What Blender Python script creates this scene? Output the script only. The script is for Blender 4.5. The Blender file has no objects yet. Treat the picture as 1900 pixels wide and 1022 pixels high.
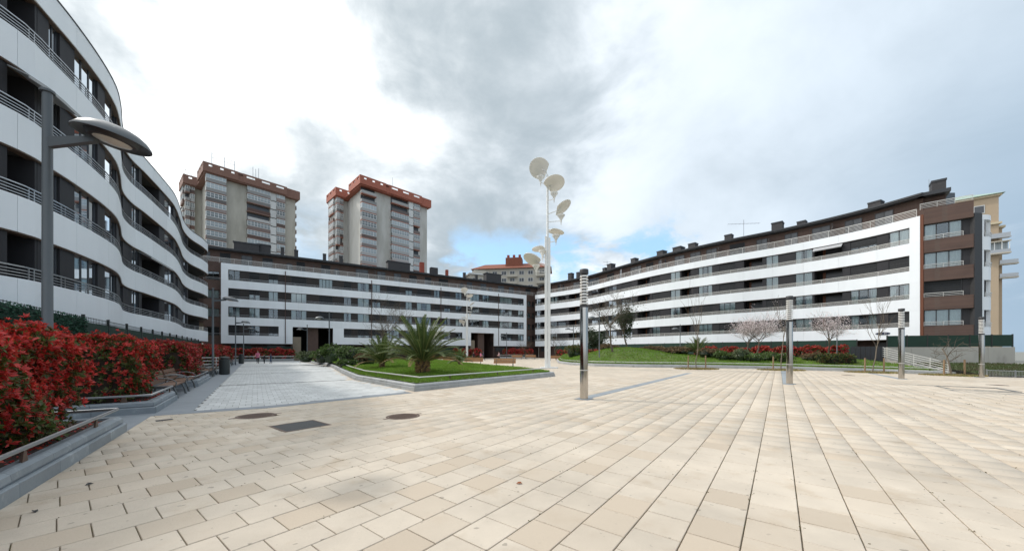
import bpy, math, random
import numpy as np
from mathutils import Vector, Matrix
from mathutils.geometry import delaunay_2d_cdt

# ------------------------------------------------------------------ camera, sky, sun, exposure
scene = bpy.context.scene
COL = scene.collection
R = math.radians
EYE = 1.58
F = 647.0                                   # focal length in photograph pixels (1900 wide)
cam_d = bpy.data.cameras.new('camera')
cam_d.sensor_width = 36.0
cam_d.lens = 36.0 * F / 1900.0
cam_d.shift_y = 141.0 / 1900.0
cam_d.clip_start = 0.1
cam_d.clip_end = 6000
cam = bpy.data.objects.new('camera', cam_d)
cam.location = (0, 0, EYE)
cam.rotation_euler = (R(90), 0, 0)
COL.objects.link(cam)
scene.camera = cam

SUN_EL, SUN_AZ = 45.0, -71.0                # azimuth from +Y towards +X
TO_SUN = Vector((math.sin(R(SUN_AZ)) * math.cos(R(SUN_EL)), math.cos(R(SUN_AZ)) * math.cos(R(SUN_EL)), math.sin(R(SUN_EL))))
sd = bpy.data.lights.new('sun', 'SUN')
sd.energy = 1.1
sd.angle = R(3.0)
sd.color = (1.0, 0.95, 0.88)
so = bpy.data.objects.new('sun', sd)
so.rotation_euler = TO_SUN.to_track_quat('Z', 'Y').to_euler()
so.location = (0, 0, 60)
COL.objects.link(so)

scene.view_settings.view_transform = 'Standard'
scene.view_settings.look = 'None'
scene.view_settings.exposure = 0.86
scene.view_settings.gamma = 1.0
scene.view_settings.use_curve_mapping = False

world = bpy.data.worlds.new('World')
scene.world = world
world.use_nodes = True
NT = world.node_tree
NT.nodes.clear()


class NG:
    """small helper to chain shader nodes"""
    def __init__(s, nt): s.nt = nt
    def n(s, t, **kw):
        nd = s.nt.nodes.new(t)
        for k, v in kw.items(): setattr(nd, k, v)
        return nd
    def link(s, a, b): s.nt.links.new(a, b)
    def put(s, sock, v):
        if hasattr(v, 'is_output'): s.link(v, sock)
        elif sock.type == 'VECTOR' and hasattr(v, '__len__'): sock.default_value = tuple(v)[:3]
        else: sock.default_value = v
    def math(s, op, a, b=0.0, c=0.0, clamp=False):
        nd = s.n('ShaderNodeMath', operation=op); nd.use_clamp = clamp
        s.put(nd.inputs[0], a); s.put(nd.inputs[1], b)
        if op in ('MULTIPLY_ADD',): s.put(nd.inputs[2], c)
        return nd.outputs[0]
    def vmath(s, op, a, b=(0, 0, 0)):
        nd = s.n('ShaderNodeVectorMath', operation=op)
        s.put(nd.inputs[0], a)
        if op == 'SCALE': s.put(nd.inputs['Scale'], b)
        else: s.put(nd.inputs[1], b)
        return nd.outputs['Value'] if op in ('DOT_PRODUCT', 'LENGTH', 'DISTANCE') else nd.outputs[0]
    def smooth(s, v, lo, hi, a=0.0, b=1.0):
        nd = s.n('ShaderNodeMapRange', interpolation_type='SMOOTHSTEP')
        s.put(nd.inputs[0], v)
        for i, x in enumerate((lo, hi, a, b)): nd.inputs[i + 1].default_value = x
        return nd.outputs[0]
    def mix(s, f, a, b, blend='MIX'):
        nd = s.n('ShaderNodeMix', data_type='RGBA', blend_type=blend)
        s.put(nd.inputs[0], f); s.put(nd.inputs[6], a); s.put(nd.inputs[7], b)
        return nd.outputs[2]
    def noise(s, vec, scale, detail=4.0, rough=0.55, dist=0.0):
        nd = s.n('ShaderNodeTexNoise')
        s.put(nd.inputs['Vector'], vec)
        nd.inputs['Scale'].default_value = scale; nd.inputs['Detail'].default_value = detail
        nd.inputs['Roughness'].default_value = rough; nd.inputs['Distortion'].default_value = dist
        return nd.outputs[0]


def c4(c): return (c[0], c[1], c[2], 1.0)


def build_sky():
    g = NG(NT)
    d = g.vmath('NORMALIZE', g.n('ShaderNodeTexCoord').outputs['Generated'])
    sky = g.n('ShaderNodeTexSky', sky_type='NISHITA', sun_disc=False, sun_elevation=R(SUN_EL), sun_rotation=R(SUN_AZ),
              altitude=50, air_density=1.0, dust_density=1.0, ozone_density=1.0)
    sep = g.n('ShaderNodeSeparateXYZ'); g.link(d, sep.inputs[0])
    zz = g.math('ADD', g.math('MAXIMUM', sep.outputs[2], 0.0), 0.34)
    comb = g.n('ShaderNodeCombineXYZ')
    g.link(g.math('DIVIDE', sep.outputs[0], zz), comb.inputs[0])
    g.link(g.math('DIVIDE', sep.outputs[1], zz), comb.inputs[1])
    g.put(comb.inputs[2], 3.7)
    p = comb.outputs[0]
    n_big = g.noise(p, 0.8, 3.0, 0.5, 0.4)
    n_mid = g.noise(g.vmath('ADD', p, (5.2, 1.3, 0.0)), 2.2, 8.0, 0.56, 0.35)
    n_fine = g.noise(g.vmath('MULTIPLY', d, (1.0, 1.0, 1.7)), 5.0, 9.0, 0.6, 0.3)
    sund = g.vmath('DOT_PRODUCT', d, tuple(TO_SUN))
    glow = g.smooth(sund, 0.05, 0.85)                       # thin cloud is brightest round the sun
    def toward(px, py, lo, hi):
        v = Vector(((px - 950) / F, 1.0, (652 - py) / F)).normalized()
        return g.smooth(g.math('ADD', g.vmath('DOT_PRODUCT', d, tuple(v)), g.math('MULTIPLY', g.math('SUBTRACT', n_mid, 0.5), 0.16)), lo, hi)
    # thick grey cloud bank, high in front
    bank = g.math('MAXIMUM', toward(860, 0, 0.90, 0.98), toward(900, 300, 0.92, 0.985))
    bank = g.math('MAXIMUM', bank, g.math('MULTIPLY', toward(600, 230, 0.90, 0.985), 0.9))
    bank = g.math('MULTIPLY', bank, g.math('ADD', g.smooth(n_mid, 0.28, 0.62, 0.45, 0.95), g.math('MULTIPLY', g.math('SUBTRACT', n_fine, 0.5), 0.9)))
    thick = g.math('ADD', g.math('MULTIPLY', g.smooth(n_big, 0.38, 0.7), 0.40), g.math('MULTIPLY', g.math('SUBTRACT', n_mid, 0.44), 1.15))
    thick = g.math('ADD', g.math('ADD', thick, g.math('MULTIPLY', bank, 0.68)), g.math('MULTIPLY', g.math('SUBTRACT', n_fine, 0.5), 0.35))
    thick = g.smooth(thick, -0.15, 1.25)
    white = g.mix(glow, (0.49, 0.55, 0.61, 1), (0.68, 0.71, 0.735, 1))
    white = g.mix(g.smooth(sund, 0.55, 0.98), white, (1.45, 1.45, 1.43, 1))
    grey = g.mix(glow, (0.20, 0.25, 0.295, 1), (0.28, 0.325, 0.355, 1))
    cloud = g.mix(thick, white, grey)
    # open blue low in front, with bright cumulus tops in it
    gap = g.math('MAXIMUM', toward(1000, 500, 0.978, 0.999), toward(1185, 478, 0.982, 0.999))
    gap = g.math('MAXIMUM', gap, g.math('MULTIPLY', toward(590, 440, 0.985, 1.0), 0.3))
    gap = g.math('MULTIPLY', gap, g.smooth(n_fine, 0.62, 0.50))
    gap = g.math('MULTIPLY', gap, g.smooth(g.math('ADD', sep.outputs[2], g.math('MULTIPLY', g.math('SUBTRACT', n_fine, 0.5), 0.12)), 0.36, 0.27))
    puff = g.smooth(n_fine, 0.5, 0.66)
    puff = g.math('MULTIPLY', puff, g.smooth(sep.outputs[2], 0.30, 0.12))
    cloud = g.mix(g.math('MULTIPLY', puff, 0.75), cloud, (1.02, 1.03, 1.04, 1))
    # the side away from the sun is greyer blue towards the horizon
    away = g.math('MULTIPLY', g.smooth(sep.outputs[0], 0.48, 0.86), g.smooth(sep.outputs[2], 0.75, 0.15))
    cloud = g.mix(g.math('MULTIPLY', away, 0.85), cloud, (0.17, 0.25, 0.335, 1))
    blue = g.mix(0.6, g.vmath('SCALE', sky.outputs[0], 0.12), (0.27, 0.47, 0.66, 1))
    col = g.mix(gap, cloud, blue)
    bg = g.n('ShaderNodeBackground')
    g.link(g.vmath('SCALE', col, 10.0), bg.inputs[0])
    bg.inputs[1].default_value = 0.1
    out = g.n('ShaderNodeOutputWorld')
    g.link(bg.outputs[0], out.inputs[0])


build_sky()

# ------------------------------------------------------------------ helpers: materials
M = {}


def mat(name, col, rough=0.6, metal=0.0, var=0.0, vscale=3.0, col2=None, c2scale=1.0, c2lo=0.45, c2hi=0.65, bump=0.0, bscale=30.0,
        spec=0.5, coat=0.0, rnd=0.0, hue=None, translucent=0.0, stretch=None, spots=0.0):
    """principled material: noise patches of a second colour, value noise, per-object / per-island random tint, bump"""
    m = bpy.data.materials.new(name); m.use_nodes = True
    nt = m.node_tree; g = NG(nt)
    b = nt.nodes['Principled BSDF']
    geo = g.n('ShaderNodeNewGeometry')
    pos = geo.outputs['Position']
    if stretch: pos = g.vmath('MULTIPLY', pos, stretch)
    c = c4(col)
    if col2 is not None:
        c = g.mix(g.smooth(g.noise(pos, c2scale, 5.0, 0.6), c2lo, c2hi), c, c4(col2))
    if var:
        nz = g.math('MULTIPLY_ADD', g.noise(pos, vscale, 6.0, 0.6), 2 * var, 1.0 - var)
        c = g.vmath('SCALE', c, nz)
    if spots:      # gum, drips and worn damp patches
        c = g.vmath('SCALE', c, g.smooth(g.noise(pos, 11.0, 2.0, 0.4), 0.69, 0.73, 1.0, 1.0 - spots))
        c = g.vmath('SCALE', c, g.smooth(g.noise(pos, 0.35, 6.0, 0.62), 0.35, 0.68, 1.10, 0.88))
    if rnd:
        oi = g.n('ShaderNodeObjectInfo')
        r = g.math('FRACT', g.math('ADD', oi.outputs['Random'], geo.outputs['Random Per Island']))
        if hue is not None: c = g.mix(g.smooth(r, 0.55, 1.0), c, c4(hue))
        r2 = g.math('FRACT', g.math('MULTIPLY', r, 17.3))
        c = g.vmath('SCALE', c, g.math('MULTIPLY_ADD', r2, 2 * rnd, 1.0 - rnd))
    g.put(b.inputs['Base Color'], c)
    b.inputs['Roughness'].default_value = rough
    b.inputs['Metallic'].default_value = metal
    b.inputs['Specular IOR Level'].default_value = spec
    b.inputs['Coat Weight'].default_value = coat
    if bump:
        bp = g.n('ShaderNodeBump'); bp.inputs['Strength'].default_value = bump; bp.inputs['Distance'].default_value = 0.02
        g.link(g.noise(pos, bscale, 5.0, 0.6), bp.inputs['Height'])
        g.link(bp.outputs[0], b.inputs['Normal'])
    if translucent:
        t = g.n('ShaderNodeBsdfTranslucent'); g.put(t.inputs[0], c)
        mx = g.n('ShaderNodeMixShader'); mx.inputs[0].default_value = translucent
        g.link(b.outputs[0], mx.inputs[1]); g.link(t.outputs[0], mx.inputs[2])
        g.link(mx.outputs[0], nt.nodes['Material Output'].inputs[0])
    M[name] = m
    return m


def glass_mat(name, tint, refl=0.08):
    m = bpy.data.materials.new(name); m.use_nodes = True
    nt = m.node_tree; nt.nodes.clear(); g = NG(nt)
    tr = g.n('ShaderNodeBsdfTransparent'); tr.inputs[0].default_value = c4(tint)
    gl = g.n('ShaderNodeBsdfGlossy'); gl.inputs[0].default_value = (0.9, 0.95, 1, 1); gl.inputs['Roughness'].default_value = 0.03
    fr = g.n('ShaderNodeFresnel'); fr.inputs[0].default_value = 1.5
    mx = g.n('ShaderNodeMixShader')
    g.link(g.math('ADD', fr.outputs[0], refl, clamp=True), mx.inputs[0])
    g.link(tr.outputs[0], mx.inputs[1]); g.link(gl.outputs[0], mx.inputs[2])
    out = g.n('ShaderNodeOutputMaterial'); g.link(mx.outputs[0], out.inputs[0])
    M[name] = m


def brick_mat(name, c1, c2, mortar, scale=1.0):
    m = bpy.data.materials.new(name); m.use_nodes = True
    nt = m.node_tree; g = NG(nt); b = nt.nodes['Principled BSDF']
    pos = g.n('ShaderNodeNewGeometry').outputs['Position']
    sp = g.n('ShaderNodeSeparateXYZ'); g.link(pos, sp.inputs[0])
    cb = g.n('ShaderNodeCombineXYZ')
    g.link(g.math('MULTIPLY', g.math('ADD', sp.outputs[0], sp.outputs[1]), 0.75), cb.inputs[0]); g.link(sp.outputs[2], cb.inputs[1])
    br = g.n('ShaderNodeTexBrick'); g.link(cb.outputs[0], br.inputs['Vector'])
    br.inputs['Color1'].default_value = c4(c1); br.inputs['Color2'].default_value = c4(c2); br.inputs['Mortar'].default_value = c4(mortar)
    br.inputs['Scale'].default_value = scale; br.inputs['Mortar Size'].default_value = 0.008
    br.inputs['Brick Width'].default_value = 0.25; br.inputs['Row Height'].default_value = 0.075
    c = g.vmath('SCALE', br.outputs[0], g.math('MULTIPLY_ADD', g.noise(pos, 0.8, 5.0), 0.6, 0.7))
    g.link(c, b.inputs['Base Color']); b.inputs['Roughness'].default_value = 0.8
    M[name] = m


mat('slab', (0.525, 0.458, 0.375), 0.75, var=0.17, vscale=1.6, col2=(0.455, 0.375, 0.285), c2scale=1.7, c2lo=0.52, c2hi=0.75, bump=0.25, bscale=45, rnd=0.04, hue=(0.49, 0.41, 0.32), spec=0.3, spots=0.35)
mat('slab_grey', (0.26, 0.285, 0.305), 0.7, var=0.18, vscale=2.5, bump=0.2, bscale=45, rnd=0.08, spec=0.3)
mat('joint', (0.20, 0.17, 0.125), 0.95, var=0.4, vscale=8, col2=(0.13, 0.12, 0.05), c2scale=3.0)
mat('paver', (0.51, 0.52, 0.515), 0.75, var=0.14, vscale=1.2, bump=0.2, bscale=50, rnd=0.10, spec=0.3)
mat('paver_joint', (0.16, 0.16, 0.155), 0.95, var=0.3, vscale=6)
mat('band_stone', (0.225, 0.25, 0.275), 0.65, var=0.2, vscale=2.0, bump=0.15, bscale=40, rnd=0.06, spec=0.35)
mat('kerb_stone', (0.235, 0.265, 0.29), 0.55, var=0.22, vscale=3.0, col2=(0.40, 0.43, 0.45), c2scale=4.0, c2lo=0.55, c2hi=0.8, bump=0.2, bscale=25, rnd=0.09)
mat('kerb_pale', (0.36, 0.37, 0.37), 0.65, var=0.2, vscale=3.0, col2=(0.24, 0.25, 0.24), c2scale=2.0, c2lo=0.5, c2hi=0.8, bump=0.2, bscale=25, rnd=0.08)
mat('moss', (0.13, 0.105, 0.045), 0.95, rnd=0.4, hue=(0.09, 0.10, 0.035))
mat('soil', (0.055, 0.035, 0.025), 0.95, var=0.5, vscale=25, bump=1.0, bscale=60)
mat('ground', (0.20, 0.20, 0.18), 0.9, var=0.3, vscale=0.3)
mat('grass_base', (0.085, 0.14, 0.024), 0.95, var=0.4, vscale=0.9, col2=(0.075, 0.08, 0.025), c2scale=3.0)
mat('grass_blade', (0.165, 0.31, 0.036), 0.7, var=0.4, vscale=0.5, col2=(0.19, 0.24, 0.055), c2scale=0.7, c2lo=0.45, c2hi=0.7, rnd=0.28, hue=(0.20, 0.26, 0.05), translucent=0.35, spec=0.2)
mat('grass_dark', (0.06, 0.085, 0.025), 0.9, var=0.35, vscale=1.2, col2=(0.08, 0.06, 0.035), c2scale=1.5)
mat('grass_dry', (0.26, 0.20, 0.08), 0.9, var=0.35, vscale=2.0, rnd=0.25, col2=(0.14, 0.15, 0.05), c2scale=2.0)
mat('white_panel', (0.79, 0.825, 0.86), 0.45, var=0.07, vscale=1.1, rnd=0.035, spec=0.4, stretch=(1, 1, 0.12))
mat('grey_panel', (0.034, 0.034, 0.038), 0.6, spec=0.2, var=0.12, vscale=0.6, rnd=0.08)
mat('brown_panel', (0.040, 0.035, 0.034), 0.6, spec=0.2, var=0.12, vscale=0.6, rnd=0.08)
mat('frame', (0.026, 0.028, 0.032), 0.4)
mat('shutter', (0.025, 0.027, 0.030), 0.6, spec=0.25, rnd=0.25)
mat('curtain', (0.78, 0.78, 0.75), 0.9, var=0.08, rnd=0.12)
mat('curtain_red', (0.40, 0.06, 0.07), 0.9)
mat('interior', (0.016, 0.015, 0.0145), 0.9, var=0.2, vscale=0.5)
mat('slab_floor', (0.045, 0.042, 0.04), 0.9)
mat('timber_door', (0.16, 0.055, 0.025), 0.5)
mat('rust_trim', (0.10, 0.065, 0.045), 0.6)
mat('rail', (0.42, 0.43, 0.44), 0.32, metal=0.85)
mat('rail_pale', (0.66, 0.65, 0.62), 0.4, metal=0.3)
mat('steel', (0.50, 0.475, 0.44), 0.10, metal=1.0, var=0.08, vscale=2.0, stretch=(6, 6, 0.6))
mat('steel_cast', (0.23, 0.24, 0.25), 0.42, metal=0.6)
mat('lamp_grey', (0.10, 0.112, 0.12), 0.42, metal=0.25, var=0.06)
mat('lamp_lens', (0.62, 0.60, 0.54), 0.25, var=0.2, vscale=9)
mat('louvre', (0.80, 0.79, 0.76), 0.3, metal=0.3)
mat('louvre_core', (0.10, 0.10, 0.10), 0.4)
mat('dark_cap', (0.035, 0.035, 0.037), 0.5)
mat('mast_white', (0.76, 0.76, 0.74), 0.4, var=0.04, vscale=1.0)
mat('disc_cream', (0.82, 0.80, 0.76), 0.45, var=0.06, vscale=2.0)
mat('cone_white', (0.74, 0.73, 0.69), 0.35)
mat('roof', (0.042, 0.045, 0.052), 0.5, var=0.15, vscale=0.6)
mat('chimney', (0.05, 0.048, 0.05), 0.8, var=0.3, vscale=4.0)
brick_mat('brick', (0.110, 0.064, 0.050), (0.085, 0.050, 0.041), (0.10, 0.075, 0.062))
brick_mat('brick_dark', (0.085, 0.05, 0.04), (0.065, 0.038, 0.032), (0.07, 0.05, 0.045))
glass_mat('glass', (0.80, 0.86, 0.87), 0.07)
glass_mat('glass_clear', (0.75, 0.85, 0.85), 0.06)
mat('concrete', (0.40, 0.385, 0.35), 0.85, var=0.12, vscale=0.5, col2=(0.30, 0.29, 0.26), c2scale=0.9, c2lo=0.52, c2hi=0.75, bump=0.2, bscale=12, stretch=(1, 1, 0.35))
mat('tower_wall', (0.50, 0.48, 0.42), 0.85, var=0.08, vscale=0.25, col2=(0.38, 0.36, 0.31), c2scale=0.25, stretch=(1, 1, 0.25))
mat('tower_wall_pale', (0.58, 0.57, 0.535), 0.85, var=0.08, vscale=0.25, col2=(0.46, 0.45, 0.41), c2scale=0.25, stretch=(1, 1, 0.25))
mat('parapet_brown', (0.22, 0.12, 0.09), 0.8, var=0.15, vscale=0.4)
mat('slab_brown', (0.22, 0.14, 0.115), 0.8, var=0.15, vscale=0.4)
mat('slab_red', (0.34, 0.15, 0.11), 0.8, var=0.12, vscale=0.4)
mat('parapet_red', (0.37, 0.12, 0.078), 0.8, var=0.12, vscale=0.4)
mat('window_white', (0.62, 0.63, 0.62), 0.5, rnd=0.15)
mat('balustrade', (0.32, 0.32, 0.315), 0.6, rnd=0.5, hue=(0.13, 0.07, 0.055))
mat('far_glass', (0.27, 0.31, 0.33), 0.12, rnd=0.6, spec=0.8)
mat('far_dark', (0.07, 0.075, 0.085), 0.25, rnd=0.3)
mat('red_house', (0.30, 0.07, 0.045), 0.8, var=0.15)
mat('roof_tile', (0.22, 0.075, 0.045), 0.85, var=0.3, vscale=1.5)
mat('cream_wall', (0.46, 0.43, 0.37), 0.85, var=0.08, vscale=0.3)
mat('orange_wall', (0.43, 0.335, 0.235), 0.85, var=0.06, vscale=0.3)
mat('copper_roof', (0.30, 0.40, 0.34), 0.7, var=0.08)
mat('trim_cream', (0.55, 0.47, 0.33), 0.8)
mat('fence_green', (0.010, 0.036, 0.024), 0.8, var=0.35, vscale=1.0, bump=0.4, bscale=40)
mat('fence_leaf', (0.024, 0.085, 0.048), 0.75, rnd=0.35, hue=(0.014, 0.052, 0.034))
mat('fence_post', (0.02, 0.024, 0.022), 0.5)
mat('wood', (0.135, 0.066, 0.036), 0.55, var=0.28, vscale=14, stretch=(1, 1, 5), rnd=0.15)
mat('wood_warm', (0.33, 0.165, 0.065), 0.5, var=0.25, vscale=14, stretch=(1, 1, 5), rnd=0.15)
mat('stake', (0.24, 0.16, 0.09), 0.85, var=0.25, vscale=8)
mat('bench_steel', (0.16, 0.165, 0.165), 0.4, metal=0.6)
mat('bin_grey', (0.045, 0.052, 0.052), 0.5, var=0.1)
mat('iron', (0.12, 0.078, 0.058), 0.55, metal=0.35, var=0.4, vscale=12)
mat('cover_dark', (0.035, 0.037, 0.040), 0.6, var=0.25, vscale=30, bump=0.5, bscale=60)
mat('leaf_red', (0.56, 0.042, 0.038), 0.42, rnd=0.35, hue=(0.55, 0.085, 0.045), translucent=0.3)
mat('leaf_red_far', (0.40, 0.036, 0.034), 0.5, rnd=0.42, hue=(0.40, 0.065, 0.035), translucent=0.15)
mat('leaf_olive', (0.085, 0.125, 0.026), 0.4, rnd=0.35, hue=(0.16, 0.065, 0.028), translucent=0.2)
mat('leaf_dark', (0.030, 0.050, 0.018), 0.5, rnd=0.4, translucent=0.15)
mat('leaf_green', (0.085, 0.145, 0.034), 0.5, rnd=0.4, hue=(0.105, 0.135, 0.04), translucent=0.25)
mat('leaf_grey', (0.11, 0.14, 0.06), 0.6, rnd=0.4, translucent=0.2)
mat('leaf_brown', (0.17, 0.11, 0.055), 0.7, rnd=0.4, hue=(0.10, 0.09, 0.035), translucent=0.15)
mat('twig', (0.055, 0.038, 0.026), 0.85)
mat('bark', (0.10, 0.080, 0.058), 0.9, var=0.3, vscale=12, bump=0.5, bscale=40)
mat('bark_pale', (0.17, 0.14, 0.105), 0.9, var=0.3, vscale=12)
mat('blossom', (0.80, 0.69, 0.70), 0.7, rnd=0.12, hue=(0.84, 0.79, 0.78), translucent=0.3)
mat('flower_white', (0.75, 0.74, 0.68), 0.7)
mat('palm_leaf', (0.075, 0.115, 0.032), 0.42, rnd=0.25, hue=(0.085, 0.115, 0.035), translucent=0.25)
mat('palm_rachis', (0.20, 0.21, 0.07), 0.5)
mat('palm_dry', (0.30, 0.19, 0.08), 0.7, rnd=0.3)
mat('palm_trunk', (0.10, 0.065, 0.04), 0.95, var=0.45, vscale=12, bump=0.8, bscale=30)
mat('skin', (0.50, 0.29, 0.21), 0.6)
mat('hair_brown', (0.07, 0.035, 0.02), 0.6)
mat('hair_black', (0.02, 0.015, 0.012), 0.6)
mat('cloth_pink', (0.55, 0.16, 0.26), 0.85, var=0.1, vscale=10)
mat('cloth_palepink', (0.62, 0.40, 0.42), 0.85)
mat('cloth_black', (0.018, 0.018, 0.022), 0.85)
mat('cloth_navy', (0.03, 0.04, 0.075), 0.85)
mat('cloth_jean', (0.05, 0.075, 0.13), 0.85)
mat('cloth_white', (0.65, 0.65, 0.63), 0.85)
mat('shoe', (0.03, 0.025, 0.022), 0.6)
mat('awning', (0.36, 0.37, 0.38), 0.8, var=0.1)
mat('sign_blue', (0.012, 0.02, 0.05), 0.4)
mat('dead_leaf', (0.28, 0.09, 0.03), 0.8)
mat('litter', (0.55, 0.55, 0.53), 0.8, var=0.2, vscale=20)
mat('stone_door', (0.26, 0.215, 0.16), 0.85, var=0.25, vscale=0.8)
mat('fruit_yellow', (0.55, 0.40, 0.03), 0.7)

# ------------------------------------------------------------------ helpers: meshes and objects
WLOC = {}


def wl(o): return WLOC.get(o.name, Vector((0, 0, 0))) if o else Vector((0, 0, 0))


def tag(o, label=None, cat=None, group=None, kind=None):
    if label: o['label'] = label
    if cat: o['category'] = cat
    if group: o['group'] = group
    if kind: o['kind'] = kind
    return o


def thing(name, label, cat, loc=(0, 0, 0), rz=0.0, group=None, local=False):
    """an Empty at the thing's base; local=True when its parts are given in its own coordinates"""
    o = bpy.data.objects.new(name, None)
    o.empty_display_size = 0.3
    COL.objects.link(o)
    o.location = loc; o.rotation_euler = (0, 0, rz)
    WLOC[o.name] = Vector((0, 0, 0)) if local else Vector(loc)
    return tag(o, label, cat, group)


def link_mesh(name, me, parent=None, loc=None, rot=None):
    o = bpy.data.objects.new(name, me)
    COL.objects.link(o)
    if parent is not None:
        o.parent = parent
    if loc is not None: o.location = loc
    if rot is not None: o.rotation_euler = rot
    WLOC[o.name] = wl(parent) if parent is not None else Vector((0, 0, 0))
    return o


def copy_tree(o, parent=None):
    c = o.copy(); COL.objects.link(c); c.parent = parent
    for ch in o.children: copy_tree(ch, c)
    return c


class MB:
    def __init__(s): s.v = []; s.f = []; s.m = []; s.mi = 0
    def raw(s, vs, fs):
        k = len(s.v); s.v.extend([tuple(q) for q in vs])
        for f in fs: s.f.append(tuple(i + k for i in f)); s.m.append(s.mi)
        return s
    def hexa(s, p):      # 8 points: bottom 4 ccw, top 4 ccw
        return s.raw(p, [(3, 2, 1, 0), (4, 5, 6, 7), (0, 1, 5, 4), (1, 2, 6, 5), (2, 3, 7, 6), (3, 0, 4, 7)])
    def box(s, x0, x1, y0, y1, z0, z1):
        return s.hexa([(x0, y0, z0), (x1, y0, z0), (x1, y1, z0), (x0, y1, z0), (x0, y0, z1), (x1, y0, z1), (x1, y1, z1), (x0, y1, z1)])
    def obox(s, c, size, rz=0.0, rx=0.0, ry=0.0):
        Rm = Matrix.Rotation(rz, 3, 'Z') @ Matrix.Rotation(ry, 3, 'Y') @ Matrix.Rotation(rx, 3, 'X')
        c = Vector(c); h = [q / 2 for q in size]
        p = [c + Rm @ Vector((a * h[0], b * h[1], d * h[2])) for d in (-1, 1) for a, b in ((-1, -1), (1, -1), (1, 1), (-1, 1))]
        return s.hexa(p)
    def prism(s, poly, z0, z1):
        n = len(poly)
        a = sum(poly[i][0] * poly[(i + 1) % n][1] - poly[(i + 1) % n][0] * poly[i][1] for i in range(n))
        if a < 0: poly = poly[::-1]
        vs = [(q[0], q[1], z0) for q in poly] + [(q[0], q[1], z1) for q in poly]
        fs = [tuple(range(n))[::-1], tuple(range(n, 2 * n))] + [(i, (i + 1) % n, n + (i + 1) % n, n + i) for i in range(n)]
        return s.raw(vs, fs)
    def tube(s, pts, r, n=8, cap=True):
        pts = [Vector(q) for q in pts]
        rr = r if isinstance(r, (list, tuple)) else [r] * len(pts)
        vs = []; fs = []
        up = None
        for i, q in enumerate(pts):
            d = (pts[min(i + 1, len(pts) - 1)] - pts[max(i - 1, 0)])
            d = d.normalized() if d.length > 1e-9 else Vector((0, 0, 1))
            if up is None:
                up = Vector((0, 0, 1)) if abs(d.z) < 0.9 else Vector((1, 0, 0))
            x = d.cross(up)
            if x.length < 1e-6: x = d.orthogonal()
            x.normalize(); y = x.cross(d).normalized(); up = y
            for k in range(n):
                a = 2 * math.pi * k / n
                vs.append(q + (x * math.cos(a) + y * math.sin(a)) * rr[i])
        for i in range(len(pts) - 1):
            for k in range(n):
                a = i * n + k; b = i * n + (k + 1) % n
                fs.append((a, a + n, b + n, b))
        if cap:
            fs.append(tuple(range(n)))
            fs.append(tuple(range((len(pts) - 1) * n, len(pts) * n))[::-1])
        return s.raw(vs, fs)
    def lathe(s, prof, n=24, c=(0, 0, 0), Rm=None, cap=True):
        c = Vector(c); vs = []; fs = []
        for (r, z) in prof:
            for k in range(n):
                a = 2 * math.pi * k / n
                p = Vector((r * math.cos(a), r * math.sin(a), z))
                vs.append(c + (Rm @ p if Rm else p))
        for i in range(len(prof) - 1):
            for k in range(n):
                a = i * n + k; b = i * n + (k + 1) % n
                fs.append((a, b, b + n, a + n))
        if cap:
            fs.append(tuple(range(n))[::-1]); fs.append(tuple(range((len(prof) - 1) * n, len(prof) * n)))
        return s.raw(vs, fs)
    def mesh(s, name, mats, off=(0, 0, 0), smooth=False):
        me = bpy.data.meshes.new(name)
        v = np.array(s.v, dtype=np.float64).reshape(-1, 3) - np.array(off)
        me.from_pydata(v.tolist(), [], s.f)
        if not isinstance(mats, (list, tuple)): mats = [mats]
        for m in mats: me.materials.append(M[m])
        if len(mats) > 1: me.polygons.foreach_set('material_index', s.m)
        if smooth:
            me.polygons.foreach_set('use_smooth', [True] * len(s.f))
            try: me.set_sharp_from_angle(angle=R(40))
            except Exception: pass
        return me
    def build(s, name, mats, parent=None, smooth=False):
        return link_mesh(name, s.mesh(name, mats, wl(parent), smooth), parent)


def np_mesh(name, V, Fa, mats, midx=None, smooth=False):
    me = bpy.data.meshes.new(name)
    V = np.ascontiguousarray(V.reshape(-1, 3), dtype=np.float32); Fa = np.ascontiguousarray(Fa, dtype=np.int32)
    nf, k = Fa.shape
    me.vertices.add(len(V)); me.vertices.foreach_set('co', V.ravel())
    me.loops.add(nf * k); me.loops.foreach_set('vertex_index', Fa.ravel())
    me.polygons.add(nf); me.polygons.foreach_set('loop_start', np.arange(0, nf * k, k, dtype=np.int32))
    for m in (mats if isinstance(mats, (list, tuple)) else [mats]): me.materials.append(M[m])
    if midx is not None: me.polygons.foreach_set('material_index', np.ascontiguousarray(midx, dtype=np.int32))
    if smooth: me.polygons.foreach_set('use_smooth', np.ones(nf, dtype=bool))
    me.update(calc_edges=True); me.validate()
    return me


def frames(D, rng):
    D = D / np.linalg.norm(D, axis=1, keepdims=True)
    ref = rng.normal(size=D.shape)
    X = np.cross(D, ref); X /= np.linalg.norm(X, axis=1, keepdims=True) + 1e-9
    Y = np.cross(D, X)
    return np.stack([X, Y, D], axis=2)


def scatter(name, tv, tf, P, Rm, S, mats, midx=None, off=(0, 0, 0)):
    tv = np.asarray(tv, float); tf = np.asarray(tf, int); n = len(P)
    V = np.einsum('nij,kj->nki', Rm, tv) * np.asarray(S)[:, None, None] + (np.asarray(P) - np.array(off))[:, None, :]
    Fa = (tf[None] + (np.arange(n) * len(tv))[:, None, None]).reshape(-1, tf.shape[1])
    mi = None if midx is None else np.repeat(np.asarray(midx), len(tf))
    return np_mesh(name, V, Fa, mats, mi)


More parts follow.
